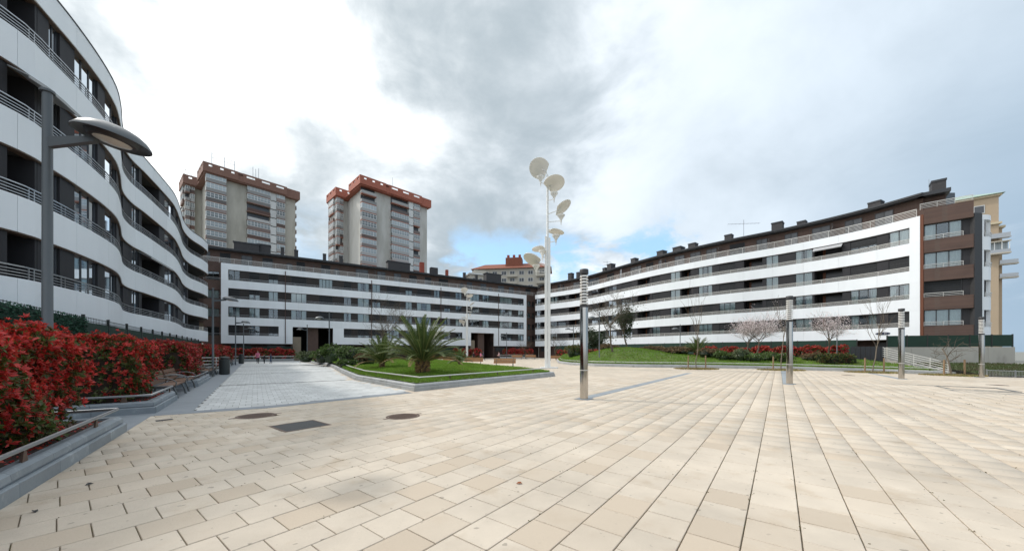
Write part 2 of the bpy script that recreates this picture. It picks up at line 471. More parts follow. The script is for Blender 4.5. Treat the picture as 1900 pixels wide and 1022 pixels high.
def leaf_tmpl(l=1.0, w=0.32, fold=0.12, droop=0.0):
    v = [(0, 0, 0), (-w, fold, l * 0.5), (0, droop, l), (w, fold, l * 0.5)]
    return np.array(v), np.array([(0, 2, 1), (0, 3, 2)])


def rosette_tmpl(k, tilt_lo, tilt_hi, l=1.0, w=0.17, seed=0):
    rg = random.Random(seed); V = []; Fs = []
    lv, lf = leaf_tmpl(l, w)
    for i in range(k):
        az = 2 * math.pi * i / k * 1.7 + rg.random(); tl = R(rg.uniform(tilt_lo, tilt_hi))
        Rm = np.array(Matrix.Rotation(az, 3, 'Z') @ Matrix.Rotation(tl, 3, 'X'))
        sc = rg.uniform(0.7, 1.1); o = len(V) * 1
        V.extend((lv * sc) @ Rm.T); Fs.extend(lf + o)
    return np.array(V), np.array(Fs)


# ---- paths along facades
def catmull(pts, n=8):
    P = [np.array(q, float) for q in pts]
    P = [2 * P[0] - P[1]] + P + [2 * P[-1] - P[-2]]
    out = []
    for i in range(1, len(P) - 2):
        for k in range(n):
            t = k / n
            a, b, c, d = P[i - 1], P[i], P[i + 1], P[i + 2]
            out.append(0.5 * ((2 * b) + (-a + c) * t + (2 * a - 5 * b + 4 * c - d) * t * t + (-a + 3 * b - 3 * c + d) * t ** 3))
    out.append(P[-2])
    return np.array(out)


class Path:
    """plan curve; outward side is to the right of its direction"""
    def __init__(s, pts, smooth_n=0):
        s.cache = {}
        s.p = catmull(pts, smooth_n) if smooth_n else np.array(pts, float)
        seg = np.linalg.norm(np.diff(s.p, axis=0), axis=1)
        s.s = np.concatenate([[0], np.cumsum(seg)]); s.L = s.s[-1]
        t = np.gradient(s.p, s.s, axis=0) if len(s.p) > 2 else np.repeat((s.p[1] - s.p[0])[None], 2, 0)
        s.t = t / np.linalg.norm(t, axis=1, keepdims=True)
    def at(s, u, d=0.0):
        x = np.interp(u, s.s, s.p[:, 0]); y = np.interp(u, s.s, s.p[:, 1])
        tx = np.interp(u, s.s, s.t[:, 0]); ty = np.interp(u, s.s, s.t[:, 1])
        l = math.hypot(tx, ty); tx /= l; ty /= l
        return (x + ty * d, y - tx * d)
    def ang(s, u):
        tx = np.interp(u, s.s, s.t[:, 0]); ty = np.interp(u, s.s, s.t[:, 1]); return math.atan2(ty, tx)
    def u_px(s, px, d=0.0):
        key = round(d, 3)
        if key not in s.cache:
            us = np.linspace(0, s.L, 4001); q = np.array([s.at(u, d) for u in us[::4]])
            x = np.interp(us, us[::4], q[:, 0]); y = np.interp(us, us[::4], q[:, 1])
            s.cache[key] = (us, np.where(y > 0.5, 950 + F * x / np.maximum(y, 0.5), 1e9))
        us, pxs = s.cache[key]
        return float(us[int(np.argmin(np.abs(pxs - px)))])


def sweep(mb, path, u0, u1, prof, step=0.7):
    """closed profile [(d, z), ...] swept along the path from u0 to u1, with end caps"""
    n = max(1, int(math.ceil(abs(u1 - u0) / step))); k = len(prof)
    vs = []; fs = []
    for i in range(n + 1):
        u = u0 + (u1 - u0) * i / n
        for (d, z) in prof:
            x, y = path.at(u, d); vs.append((x, y, z))
    for i in range(n):
        for j in range(k):
            a = i * k + j; b = i * k + (j + 1) % k
            fs.append((a, b, b + k, a + k))
    fs.append(tuple(range(k))[::-1]); fs.append(tuple(range(n * k, n * k + k)))
    return mb.raw(vs, fs)


def strip(mb, path, u0, u1, d_out, d_in, z0, z1, step=0.7):
    return sweep(mb, path, u0, u1, [(d_in, z0), (d_out, z0), (d_out, z1), (d_in, z1)], step)


def px_at(px, Z): return (px - 950) / F * Z


def drop(x, y=20.0):
    """the plaza falls away gently to the right"""
    return -0.0005 * max(0.0, x - 10.0) ** 2 if x < 45 else -0.61


def in_poly(x, y, poly):
    c = False; j = len(poly) - 1
    for i in range(len(poly)):
        if (poly[i][1] > y) != (poly[j][1] > y) and x < (poly[j][0] - poly[i][0]) * (y - poly[i][1]) / (poly[j][1] - poly[i][1]) + poly[i][0]:
            c = not c
        j = i
    return c


def offset_poly(pts, d, closed=False):
    """offset to the left of the direction of travel, mitred"""
    n = len(pts); out = []
    for i in range(n):
        a = pts[i - 1] if (i > 0 or closed) else None
        b = pts[i]; c = pts[(i + 1) % n] if (i < n - 1 or closed) else None
        ns = []
        for p, q in ((a, b), (b, c)):
            if p is None or q is None: continue
            dx, dy = q[0] - p[0], q[1] - p[1]; l = math.hypot(dx, dy); ns.append((-dy / l, dx / l))
        if len(ns) == 1: nx, ny = ns[0]; k = 1.0
        else:
            nx, ny = ns[0][0] + ns[1][0], ns[0][1] + ns[1][1]; l = math.hypot(nx, ny); nx /= l; ny /= l
            k = 1.0 / max(0.35, nx * ns[0][0] + ny * ns[0][1])
        out.append((b[0] + nx * d * k, b[1] + ny * d * k))
    return out

# ------------------------------------------------------------------ the setting: ground, plaza, path
ANG_A = math.atan2(495.0, 647.0)
AX = np.array([math.sin(ANG_A), math.cos(ANG_A)])          # along the paving courses
BX = np.array([AX[1], -AX[0]])                             # across them
PO = np.array([-5.12, 3.49]); PD = np.array([-0.593, 0.805]); PD = PD / np.linalg.norm(PD); PN = np.array([-PD[1], PD[0]])


def sw(s, w):
    q = PO + PD * s + PN * w
    return (float(q[0]), float(q[1]))


LAWN = [(-3.86, 13.8), (2.77, 22.4), (1.2, 27.0), (-2.6, 33.4), (-6.6, 39.8), (-10.6, 46.7), (-15.0, 56.0), (-22.0, 61.0), (-32.6, 53.6), (-21.2, 39.8), (-16.9, 33.0), (-12.3, 25.2), (-8.75, 19.4)]
LAWN2 = [(7.4, 58.0), (6.2, 47.0), (6.8, 41.0), (8.8, 37.4), (12.5, 35.0), (20.5, 34.0), (26.0, 32.8), (31.0, 30.9), (35.3, 28.3), (35.6, 34.6), (35.4, 38.6), (33.0, 44.6), (28.3, 50.2), (22.0, 57.8), (17.1, 66.3), (11.0, 70.0)]
GREYZONE = [(2.0, -6.1), (-5.12, 3.49), (-7.4, 6.47), (-8.87, 8.52), (-6.8, 9.78), (-3.8, 13.35), (-3.86, 13.8), (-8.75, 19.4), (-12.3, 25.2), (-16.9, 33.0), (-21.2, 39.8), (-32.6, 53.6), (-30.5, 66.5), (-70, 44.0), (-70, -10)]
BANDLINE = [(-7.4, 6.47), (-8.87, 8.52), (-6.8, 9.78), (-3.8, 13.35)]

g_ = MB(); g_.raw([(-3000, -3000, -0.9), (3000, -3000, -0.9), (3000, 4000, -0.9), (-3000, 4000, -0.9)], [(0, 1, 2, 3)])
tag(g_.build('ground', 'ground'), kind='structure')


def sheet(name, mat_, poly_fn, x0, x1, y0, y1, step, zfn):
    nx = int((x1 - x0) / step) + 1; ny = int((y1 - y0) / step) + 1
    mb = MB(); vs = [(x0 + i * step, y0 + j * step, zfn(x0 + i * step, y0 + j * step)) for j in range(ny) for i in range(nx)]
    fs = [(j * nx + i, j * nx + i + 1, (j + 1) * nx + i + 1, (j + 1) * nx + i) for j in range(ny - 1) for i in range(nx - 1)
          if poly_fn is None or poly_fn(x0 + (i + .5) * step, y0 + (j + .5) * step)]
    mb.raw(vs, fs)
    return mb.build(name, mat_)


plaza = tag(sheet('plaza_paving', 'joint', None, -70, 46, -20, 104, 2.0, lambda x, y: drop(x) - 0.022), kind='structure')
pm = MB(); pm.prism(GREYZONE, -0.014, -0.010)
path_o = tag(pm.build('path', 'paver_joint'), kind='structure')


def slab_mesh(L, W, name, mat_, gap=0.0085, t=0.03, bev=0.004):
    a, b = L / 2 - gap / 2, W / 2 - gap * 0.6
    vs = [(-a, -b, -t), (a, -b, -t), (a, b, -t), (-a, b, -t), (-a, -b, -bev), (a, -b, -bev), (a, b, -bev), (-a, b, -bev),
          (-a + bev, -b + bev, 0), (a - bev, -b + bev, 0), (a - bev, b - bev, 0), (-a + bev, b - bev, 0)]
    fs = [(0, 1, 5, 4), (1, 2, 6, 5), (2, 3, 7, 6), (3, 0, 4, 7), (4, 5, 9, 8), (5, 6, 10, 9), (6, 7, 11, 10), (7, 4, 8, 11), (8, 9, 10, 11)]
    return MB().raw(vs, fs)


def in_view(x, y, m=1.62, back=1.6):
    return y > back and abs(x) < m * y + 1.2


def lay(parent, mats, cells, L, W, ang, n_single, piece, rest, rng, singles_mat):
    """cells: (x, y, z, mat index); the nearest n_single become objects of their own, the rest one joined part"""
    cells.sort(key=lambda c: (c[1] * 1.0) ** 2 + c[0] ** 2)
    tm = {}
    for mi, nm in enumerate(mats): tm[mi] = slab_mesh(L, W, piece, nm).mesh(piece, nm)
    for c in cells[:n_single]:
        o = link_mesh(piece, tm[c[3]], parent, (c[0], c[1], c[2] + rng.uniform(-0.0015, 0.0015)), (rng.gauss(0, 0.0015), rng.gauss(0, 0.0015), ang + rng.gauss(0, 0.003)))
    t = slab_mesh(L, W, 'x', mats[0]); tv = np.array(t.v); tf = np.array(t.f)
    far = cells[n_single:]
    P = np.array([(c[0], c[1], c[2] + rng.uniform(-0.0015, 0.0015)) for c in far])
    ca, sa = math.cos(ang), math.sin(ang)
    Rm = np.repeat(np.array([[ca, -sa, 0], [sa, ca, 0], [0, 0, 1.0]])[None], len(far), 0)
    me = scatter(rest, tv, tf, P, Rm, np.ones(len(far)), mats, [c[3] for c in far])
    tag(link_mesh(rest, me, parent), kind='stuff')


rng = random.Random(5)
BOLLARDS = [(2.40, 11.62), (13.65, 17.15), (23.9, 21.4), (33.4, 24.8)]
def shrink(poly, d):
    a = sum(poly[i - 1][0] * poly[i][1] - poly[i][0] * poly[i - 1][1] for i in range(len(poly)))
    return offset_poly(poly, d if a > 0 else -d, True)


GZ_IN, LAWN_IN, LAWN2_IN = shrink(GREYZONE, 0.27), shrink(LAWN, 0.24), shrink(LAWN2, 0.24)
cells = []
TL, TW, V0 = 0.42, 0.40, -1.0455
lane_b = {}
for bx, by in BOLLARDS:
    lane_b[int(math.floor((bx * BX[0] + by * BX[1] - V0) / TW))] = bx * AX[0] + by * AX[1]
COVERS = [(-6.30, 8.59, 0.42), (-2.66, 8.52, 0.42)]
SQC = (-4.52, 7.45)
for j in range(-190, 130):
    ph = (0.5 * (j % 2) + rng.uniform(-0.06, 0.06)) * TL
    v = V0 + (j + 0.5) * TW
    for i in range(-40, 260):
        u = i * TL + ph
        x = AX[0] * u + BX[0] * v; y = AX[1] * u + BX[1] * v
        if not in_view(x, y) or y > 92 or x > 41 or x < -50: continue
        if in_poly(x, y, GZ_IN) or in_poly(x, y, LAWN_IN) or in_poly(x, y, LAWN2_IN): continue
        if y > 0.63 * x + 86.0 or (x > 30 and y > 34 - 0.65 * (x - 30) and x < 36.5 and y > 30.9 - 0.6 * (x - 31)) or (x > 36.3 and y > 27.3): continue
        if any((x - cx) ** 2 + (y - cy) ** 2 < (cr - 0.12) ** 2 for cx, cy, cr in COVERS): continue
        if abs((x - SQC[0]) * AX[0] + (y - SQC[1]) * AX[1]) < 0.36 and abs((x - SQC[0]) * BX[0] + (y - SQC[1]) * BX[1]) < 0.36: continue
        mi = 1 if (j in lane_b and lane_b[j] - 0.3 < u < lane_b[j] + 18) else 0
        cells.append((x, y, drop(x), mi))
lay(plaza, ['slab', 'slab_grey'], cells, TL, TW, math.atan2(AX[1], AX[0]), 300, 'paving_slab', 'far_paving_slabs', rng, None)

# moss and weeds growing in the joints of the slabs
nr = np.random.default_rng(8); P = []
for j in range(-40, 60):
    v = V0 + j * TW
    for k in range(60):
        u = nr.uniform(0, 22); x = AX[0] * u + BX[0] * v; y = AX[1] * u + BX[1] * v
        if not in_view(x, y) or y > 13 or in_poly(x, y, GREYZONE): continue
        if nr.random() > 0.22 + 0.78 * (math.sin(u * 1.3 + j * 2.2) * math.sin(u * 0.37 + j) > 0.45): continue
        for _ in range(5): P.append((x + nr.normal(0, 0.035) * AX[0] + nr.normal(0, 0.004), y + nr.normal(0, 0.035) * AX[1] + nr.normal(0, 0.004), -0.012))
P = np.array(P); lv, lf = leaf_tmpl(1.0, 0.4)
D = np.column_stack([nr.normal(0, 0.7, len(P)), nr.normal(0, 0.7, len(P)), np.ones(len(P))])
o = link_mesh('joint_moss', scatter('joint_moss', lv, lf, P, frames(D, nr), nr.uniform(0.010, 0.026, len(P)), 'moss'), plaza); tag(o, kind='stuff')

# light grey pavers of the path, with dark drain lines across
ANG_P = math.atan2(PD[1], PD[0])
cells = []
bl = [(-9.2, 8.95), (-6.95, 10.2), (-3.6, 14.2)]
for j in range(0, 62):
    for i in range(0, 190):
        s = 4.0 + i * 0.40; w = -0.62 - (j + 0.5) * 0.30 - 0.15 * (i % 2)
        x, y = sw(s, w)
        if not in_view(x, y) or not in_poly(x, y, GREYZONE) or in_poly(x, y, LAWN) or s > 62: continue
        if any(abs(s - q) < 0.22 for q in (15.2, 25.2, 30.4, 40.2, 50.0)): continue
        # beyond the border stones
        ok = False
        for (ax, ay), (bx2, by2) in zip(bl[:-1], bl[1:]):
            pass
        t = ((x + 9.2) * (-6.95 + 9.2) + (y - 8.95) * (10.2 - 8.95)) / ((2.25) ** 2 + 1.25 ** 2)
        side1 = (2.25) * (y - 8.95) - 1.25 * (x + 9.2)
        side2 = (3.35) * (y - 10.2) - 4.0 * (x + 6.95)
        if t <= 1 and side1 < 0.25: continue
        if t > 1 and side2 < 0.35: continue
        cells.append((x, y, 0.0, 0))
lay(path_o, ['paver'], cells, 0.40, 0.30, ANG_P, 300, 'paver', 'far_pavers', rng, None)

gm = MB()
gm.prism([sw(4.35, 0.0), sw(6.5, 0.0), sw(6.5, -0.72), sw(62, -0.72), sw(62, 3.45), sw(4.35, 3.45)], -0.006, 0.0045)
gut = tag(gm.build('gutter_strip', 'band_stone', None), kind='structure')


def border_run(parent, pts, d0, d1, L, nm, m, z0, z1):
    o0 = offset_poly(pts, d0); o1 = offset_poly(pts, d1)
    for i in range(len(pts) - 1):
        ln = math.hypot(pts[i + 1][0] - pts[i][0], pts[i + 1][1] - pts[i][1]); n = max(1, round(ln / L))
        for k in range(n):
            t0 = (k + 0.006 * (k > 0)) / n; t1 = (k + 1 - 0.006) / n
            q = [(o[i][0] + (o[i + 1][0] - o[i][0]) * t, o[i][1] + (o[i + 1][1] - o[i][1]) * t) for o, t in ((o0, t0), (o0, t1), (o1, t1), (o1, t0))]
            MB().prism(q, z0, z1).build(nm, m, parent)


border_run(path_o, BANDLINE, 0.0, 0.46, 1.0, 'border_stone', 'band_stone', -0.012, 0.006)


def kerb_run(parent, pts, L=1.0, mat_='kerb_stone', closed=False, zf=None, scale=1.0, low=0.165, high=0.31, ext=None):
    lower = [(0, -0.12), (0, low - 0.012), (0.012, low), (0.22, low), (0.22, -0.12)]
    upper = [(0.055, low + 0.002), (0.042, low + 0.03), (0.05, high - 0.045), (0.085, high - 0.01), (0.11, high), (0.19, high - 0.002), (0.20, low + 0.002)]
    seq = list(pts) + ([pts[0]] if closed else [])
    for nm, prof in (('kerb_stone', lower), ('coping_stone', upper)):
        offs = []
        for d, z in prof:
            o = offset_poly(pts, d * scale, closed)
            if closed: o = o + [o[0]]
            offs.append(o)
        for i in range(len(seq) - 1):
            ln = math.hypot(seq[i + 1][0] - seq[i][0], seq[i + 1][1] - seq[i][1]); n = max(1, round(ln / L))
            for k in range(n):
                g = 0.004 / (ln / n)
                t0 = (k + g) / n; t1 = (k + 1 - g) / n
                vs = []
                for t in (t0, t1):
                    for o, (d, z) in zip(offs, prof):
                        x = o[i][0] + (o[i + 1][0] - o[i][0]) * t; y = o[i][1] + (o[i + 1][1] - o[i][1]) * t
                        vs.append((x, y, z + (zf(x, y) if zf else 0)))
                K = len(prof)
                fs = [(j, (j + 1) % K, K + (j + 1) % K, K + j) for j in range(K)] + [tuple(range(K))[::-1], tuple(range(K, 2 * K))]
                MB().raw(vs, fs).build(nm, mat_, parent)


def rail_run(parent, pts, z, r=0.028, inset=0.11, mat_='rail', brackets=2.0, zf=None, kerb_top=0.31):
    q = offset_poly(pts, inset)
    MB().tube([(x, y, z + (zf(x, y) if zf else 0)) for x, y in q], r, 8).build('rail', mat_, parent, smooth=True)
    for i in range(len(q) - 1):
        ln = math.hypot(q[i + 1][0] - q[i][0], q[i + 1][1] - q[i][1]); n = max(1, int(ln / brackets))
        a = math.atan2(q[i + 1][1] - q[i][1], q[i + 1][0] - q[i][0])
        for k in range(n):
            t = (k + 0.5) / n if n > 1 else 0.85
            x = q[i][0] + (q[i + 1][0] - q[i][0]) * t; y = q[i][1] + (q[i + 1][1] - q[i][1]) * t
            z0 = zf(x, y) if zf else 0
            b = MB(); h = z - kerb_top + 0.0
            c, s_ = math.cos(a), math.sin(a)
            def T(u, v, w): return (x + c * u - s_ * v, y + s_ * u + c * v, z0 + w)
            b.hexa([T(-0.07, -0.012, kerb_top - 0.02), T(0.07, -0.012, kerb_top - 0.02), T(0.07, 0.012, kerb_top - 0.02), T(-0.07, 0.012, kerb_top - 0.02),
                    T(-0.02, -0.012, z - 0.01), T(0.03, -0.012, z - 0.01), T(0.03, 0.012, z - 0.01), T(-0.02, 0.012, z - 0.01)])
            b.build('rail_bracket', 'iron', parent)


# planters of the photinia hedge along the path (bays step in where the benches stand)
def planter(label, outline, soil_poly):
    t = thing('planter', label, 'planter', (outline[1][0], outline[1][1], 0))
    kerb_run(t, outline)
    MB().prism(soil_poly, 0.0, 0.27).build('soil', 'soil', t)
    rail_run(t, outline, 0.46)
    return t


planter('blue grey stone planter with steel rail nearest the camera, lower left corner',
        [sw(-9.5, 0), sw(4.3, 0), sw(4.3, 3.3)], [sw(-9.5, 0.18), sw(4.12, 0.18), sw(4.12, 3.4), sw(-9.5, 3.4)])
BAYS = [(6.8, 9.9, 15.1), (15.1, 20.5, 25.7), (25.9, 31.2, 36.4), (36.4, 41.8, 47.0), (47.0, 51.5, 55.5)]
RD = 1.05
plab = ['stone planter front with steel rail just left of the first brown bench pair', 'stone planter between the two nearest pairs of benches on the left',
        'stone planter behind the nearer litter bin on the left', 'stone planter along the far half of the left path', 'last stone planter of the left path near the far litter bin']
for (a, b, c), lb in zip(BAYS, plab):
    outl = ([sw(a, 3.3)] if a == 6.8 else [sw(a, RD)]) + [sw(a, 0), sw(b, 0), sw(b, RD), sw(c - 0.02, RD)]
    planter(lb, outl, [sw(a + 0.18, 0.18), sw(b - 0.18, 0.18), sw(b - 0.18, RD + 0.18), sw(c, RD + 0.18), sw(c, 3.4), sw(a + 0.18, 3.4)])

# ------------------------------------------------------------------ lawns
def lawn_h(x, y):
    d = min(dist_seg(x, y, LAWN[i], LAWN[(i + 1) % len(LAWN)]) for i in range(len(LAWN)))
    return 0.27 + 0.42 * (1 - math.exp(-d / 5.0)) + 0.25 * math.exp(-((x + 13) ** 2 + (y - 38) ** 2) / 60.0) + 0.02 * math.sin(x * 2.1) * math.sin(y * 1.7)


def dist_seg(x, y, a, b):
    dx, dy = b[0] - a[0], b[1] - a[1]; t = max(0, min(1, ((x - a[0]) * dx + (y - a[1]) * dy) / (dx * dx + dy * dy)))
    return math.hypot(x - a[0] - t * dx, y - a[1] - t * dy)


def lawn2_h(x, y):
    front = min(dist_seg(x, y, LAWN2[i], LAWN2[i + 1]) for i in range(0, 8))
    rise = min(1.0, front / 5.5) ** 0.8 * 0.78
    m = 1.0 * math.exp(-((x - 14.5) / 5.0) ** 2 - ((y - 44.5) / 5.5) ** 2)
    return drop(x) + 0.27 + rise + m * min(1, front / 3.0) + 0.02 * math.sin(x * 2.1) * math.sin(y * 1.7)


def lawn_mesh(name, poly, inset, hf, step, mat_):
    q = offset_poly(poly, inset, True)
    bnd = []
    for i in range(len(q)):
        a, b = q[i], q[(i + 1) % len(q)]; n = max(1, int(math.hypot(b[0] - a[0], b[1] - a[1]) / step))
        bnd += [Vector((a[0] + (b[0] - a[0]) * k / n, a[1] + (b[1] - a[1]) * k / n)) for k in range(n)]
    nb = len(bnd); pts = list(bnd)
    xs = [p.x for p in bnd]; ys = [p.y for p in bnd]
    x = min(xs)
    while x < max(xs):
        y = min(ys)
        while y < max(ys):
            if in_poly(x, y, [(p.x, p.y) for p in bnd]) and min((p.x - x) ** 2 + (p.y - y) ** 2 for p in bnd) > (0.5 * step) ** 2: pts.append(Vector((x, y)))
            y += step
        x += step
    v, e, f, *_ = delaunay_2d_cdt(pts, [(i, (i + 1) % nb) for i in range(nb)], [], 1, 1e-5)
    mb = MB(); mb.raw([(p.x, p.y, hf(p.x, p.y)) for p in v], [tuple(q) for q in f])
    return mb.build(name, mat_, None, smooth=True)


def tufts(name, label, poly, inset, hf, n, near, seed, mat_, size, cam_pow=1.6):
    rg = random.Random(seed); q = offset_poly(poly, inset, True)
    xs = [p[0] for p in q]; ys = [p[1] for p in q]; P = []; S = []
    while len(P) < n:
        x = rg.uniform(min(xs), max(xs)); y = rg.uniform(min(ys), max(ys))
        if rg.random() > (near / max(near, y)) ** cam_pow or not in_poly(x, y, q): continue
        P.append((x, y, hf(x, y) - 0.01)); S.append(size * rg.uniform(0.6, 1.25) * (0.8 + y / near * 0.35))
    P = np.array(P); nr = np.random.default_rng(seed)
    D = np.stack([nr.normal(0, 0.16, n), nr.normal(0, 0.16, n), np.ones(n)], 1)
    V = []; Fs = []
    for k in range(4):
        a = k * 1.7; c, s = math.cos(a), math.sin(a); l = 0.35
        V += [(-0.10 * c, -0.10 * s, 0), (0.10 * c, 0.10 * s, 0), (l * s * (1 - 2 * (k % 2)), l * c, 1.0 - 0.12 * k)]; Fs.append((3 * k, 3 * k + 1, 3 * k + 2))
    me = scatter(name, V, Fs, P, frames(D, nr), S, mat_)
    return tag(link_mesh(name, me), label, 'grass', kind='stuff')


tag(lawn_mesh('lawn', LAWN, 0.22, lawn_h, 1.0, 'grass_base'), kind='structure')
tag(lawn_mesh('lawn', LAWN2, 0.22, lawn2_h, 1.2, 'grass_base'), kind='structure')
tufts('grass', 'short green grass on the raised lawn with the palms', LAWN, 0.25, lawn_h, 42000, 17, 1, 'grass_blade', 0.10)
tufts('grass', 'bright green grass on the mound before the right building', LAWN2, 0.25, lawn2_h, 26000, 36, 2, 'grass_blade', 0.14)

t = thing('kerb', 'pale stone kerb with thin white rail round the palm lawn', 'kerb', (LAWN[0][0], LAWN[0][1], 0))
kerb_run(t, LAWN, 1.2, 'kerb_pale', True, low=0.16, high=0.28)
rail_run(t, [LAWN[8], LAWN[9], LAWN[10], LAWN[11], LAWN[12], LAWN[0], LAWN[1]], 0.50, 0.03, 0.55, 'rail_pale', 3.0, None, 0.2)
t = thing('kerb', 'long pale stone kerb round the grassy mound on the right', 'kerb', (12.5, 35.0, 0))
kerb_run(t, LAWN2[:9], 1.4, 'kerb_pale', False, lambda x, y: drop(x), low=0.16, high=0.30)
rail_run(t, LAWN2[:9], 0.50, 0.032, 0.55, 'rail_pale', 3.5, lambda x, y: drop(x), 0.2)

# grassy bank below the retaining wall, far right
BANK = [(37.0, 27.0), (37.75, 34.6), (47.0, 32.2), (48.5, 26.8)]
def bank_h(x, y): return -0.3 + max(0.0, min(1.0, (y - 26.8) / 5.5)) * 0.75
tag(lawn_mesh('grass_bank', BANK, 0.05, bank_h, 1.0, 'grass_dark'), kind='structure')
tufts('grass', 'dull green grass on the bank below the concrete wall', BANK, 0.1, bank_h, 5000, 28, 4, 'grass_dark', 0.13)

# ------------------------------------------------------------------ apartment buildings round the square
ROWS = [4.25, 7.25, 10.25, 13.25]
OPEN_H = 1.68
Z_BOT, Z_TOP = 2.92, 15.93
BAND_Z = [(Z_BOT, 4.25), (5.93, 7.25), (8.93, 10.25), (11.93, 13.25), (14.93, Z_TOP)]


def fold_curtain(path, u0, u1, d, z0, z1):
    mb = MB(); n = max(4, int((u1 - u0) / 0.11)); vs = []
    for i in range(n + 1):
        x, y = path.at(u0 + (u1 - u0) * i / n, d + (0.025 if i % 2 else -0.025)); vs += [(x, y, z0), (x, y, z1)]
    return mb.raw(vs, [(2 * i, 2 * i + 2, 2 * i + 3, 2 * i + 1) for i in range(n)])


def window(b, path, u0, u1, z0, z1, d, n, kind, rg, glass='glass', cur='curtain', fw=0.055):
    fr = MB(); w = u1 - u0
    for k in range(n + 1):
        c = u0 + w * k / n; a0 = max(u0, c - fw / 2 - 0.01); a1 = min(u1, c + fw / 2 + 0.01)
        if k == 0: a0, a1 = u0, u0 + fw
        if k == n: a0, a1 = u1 - fw, u1
        strip(fr, path, a0, a1, d + 0.03, d - 0.03, z0, z1, 99)
    for k in range(n):
        a0 = u0 + w * k / n + fw / 2 + 0.01; a1 = u0 + w * (k + 1) / n - fw / 2 - 0.01
        if k == 0: a0 = u0 + fw
        if k == n - 1: a1 = u1 - fw
        strip(fr, path, a0, a1, d + 0.028, d - 0.028, z0, z0 + fw, 99); strip(fr, path, a0, a1, d + 0.028, d - 0.028, z1 - fw, z1, 99)
    o = fr.build('window', 'frame', b)
    for k in range(n):
        strip(MB(), path, u0 + w * k / n + 0.03, u0 + w * (k + 1) / n - 0.03, d + 0.004, d - 0.004, z0 + 0.04, z1 - 0.04, 99).build('pane', glass, o)
    zs = z1
    if kind in ('s', 'p'):
        zs = z0 + 0.02 if kind == 's' else z1 - rg.uniform(0.3, 0.8) * (z1 - z0)
        sh = MB(); m = max(1, int((z1 - zs) / 0.12)); hh = (z1 - zs) / m
        for k in range(m):
            a = zs + k * hh
            sweep(sh, path, u0 + 0.05, u1 - 0.05, [(d + 0.035, a), (d + 0.062, a + 0.008), (d + 0.055, a + hh - 0.012), (d + 0.035, a + hh - 0.004)], 99)
        sh.build('shutter', 'shutter', o)
    if kind == 'c' or (kind == 'p' and rg.random() < 0.75):
        if rg.random() < 0.45:
            fold_curtain(path, u0 + 0.05, u1 - 0.05, d - 0.16, z0 + 0.03, z1).build('curtain', cur, o)
        else:
            q = rg.uniform(0.2, 0.4) * w
            fold_curtain(path, u0 + 0.05, u0 + q, d - 0.16, z0 + 0.03, z1).build('curtain', cur, o)
            fold_curtain(path, u1 - q, u1 - 0.05, d - 0.16, z0 + 0.03, z1).build('curtain', cur, o)
    return o


def loggia(b, path, u0, u1, z0, z1, rg):
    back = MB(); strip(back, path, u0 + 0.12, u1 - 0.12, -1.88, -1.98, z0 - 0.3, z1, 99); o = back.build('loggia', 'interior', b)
    for a in (u0, u1 - 0.12): strip(MB(), path, a, a + 0.12, -0.13, -1.85, z0, z1, 99).build('side_wall', 'grey_panel', o)
    w = u1 - u0
    d = MB(); strip(d, path, u0 + 0.20 * w, u0 + 0.24 * w + 0.15, -1.80, -1.87, z0 - 0.3, z1 - 0.1, 99); d.build('door_frame', 'timber_door', o)
    g = MB(); strip(g, path, u0 + 0.30 * w, u0 + 0.85 * w, -1.83, -1.865, z0 - 0.3, z1 - 0.15, 99); g.build('glazed_door', 'far_dark', o)
    return o


def facade_row(b, path, z0, ua, ub, cols, pmat, rg, kinds, dwin=-0.22, curs=None):
    z1 = z0 + OPEN_H; cur = ua
    for (u0, u1, n, typ) in cols:
        u0 = max(u0, ua); u1 = min(u1, ub)
        if u1 - u0 < 0.4: continue
        if u0 - cur > 0.02:
            MBp = strip(MB(), path, cur, u0 - 0.004, -0.12, -0.36, z0, z1); MBp.build('wall_panel', pmat, b)
        if typ == 'L': loggia(b, path, u0, u1, z0, z1, rg)
        else:
            k = rg.choice(kinds) if typ == 'W' else typ
            window(b, path, u0, u1, z0, z1, dwin, n, k, rg, cur='curtain')
        cur = u1 + 0.004
    if ub - cur > 0.05:
        strip(MB(), path, cur, ub, -0.12, -0.36, z0, z1).build('wall_panel', pmat, b)


def white_run(b, path, ua, ub, z0, z1, L=3.3, m='white_panel', d0=0.0, nm='facade_panel', trim=True):
    n = max(1, round((ub - ua) / L)); q = (ub - ua) / n
    for k in range(n):
        strip(MB(), path, ua + k * q + 0.006, ua + (k + 1) * q - 0.006, d0, d0 - 0.36, z0, z1).build(nm, m, b)
    if trim:
        strip(MB(), path, ua, ub, d0 - 0.03, d0 - 0.33, z0 - 0.05, z0 - 0.002).build('soffit_trim', 'rust_trim', b)


def railing(b, path, ua, ub, z, d, bars, post, rb=0.016, m='rail', top=0.024, pair=False, nm='railing'):
    mb = MB()
    for h in bars:
        r = top if h == bars[-1] else rb
        sweep(mb, path, ua, ub, [(d - r, z + h - r), (d + r, z + h - r), (d + r, z + h + r), (d - r, z + h + r)], 0.7)
    n = max(1, round((ub - ua) / post))
    for k in range(n + 1):
        for e in ((0, 0.22) if pair else (0,)):
            u = min(ub - 0.03, ua + (ub - ua) * k / n + e)
            strip(mb, path, u, u + 0.03, d - 0.02, d - 0.05, z, z + bars[-1], 99)
    return mb.build(nm, m, b)


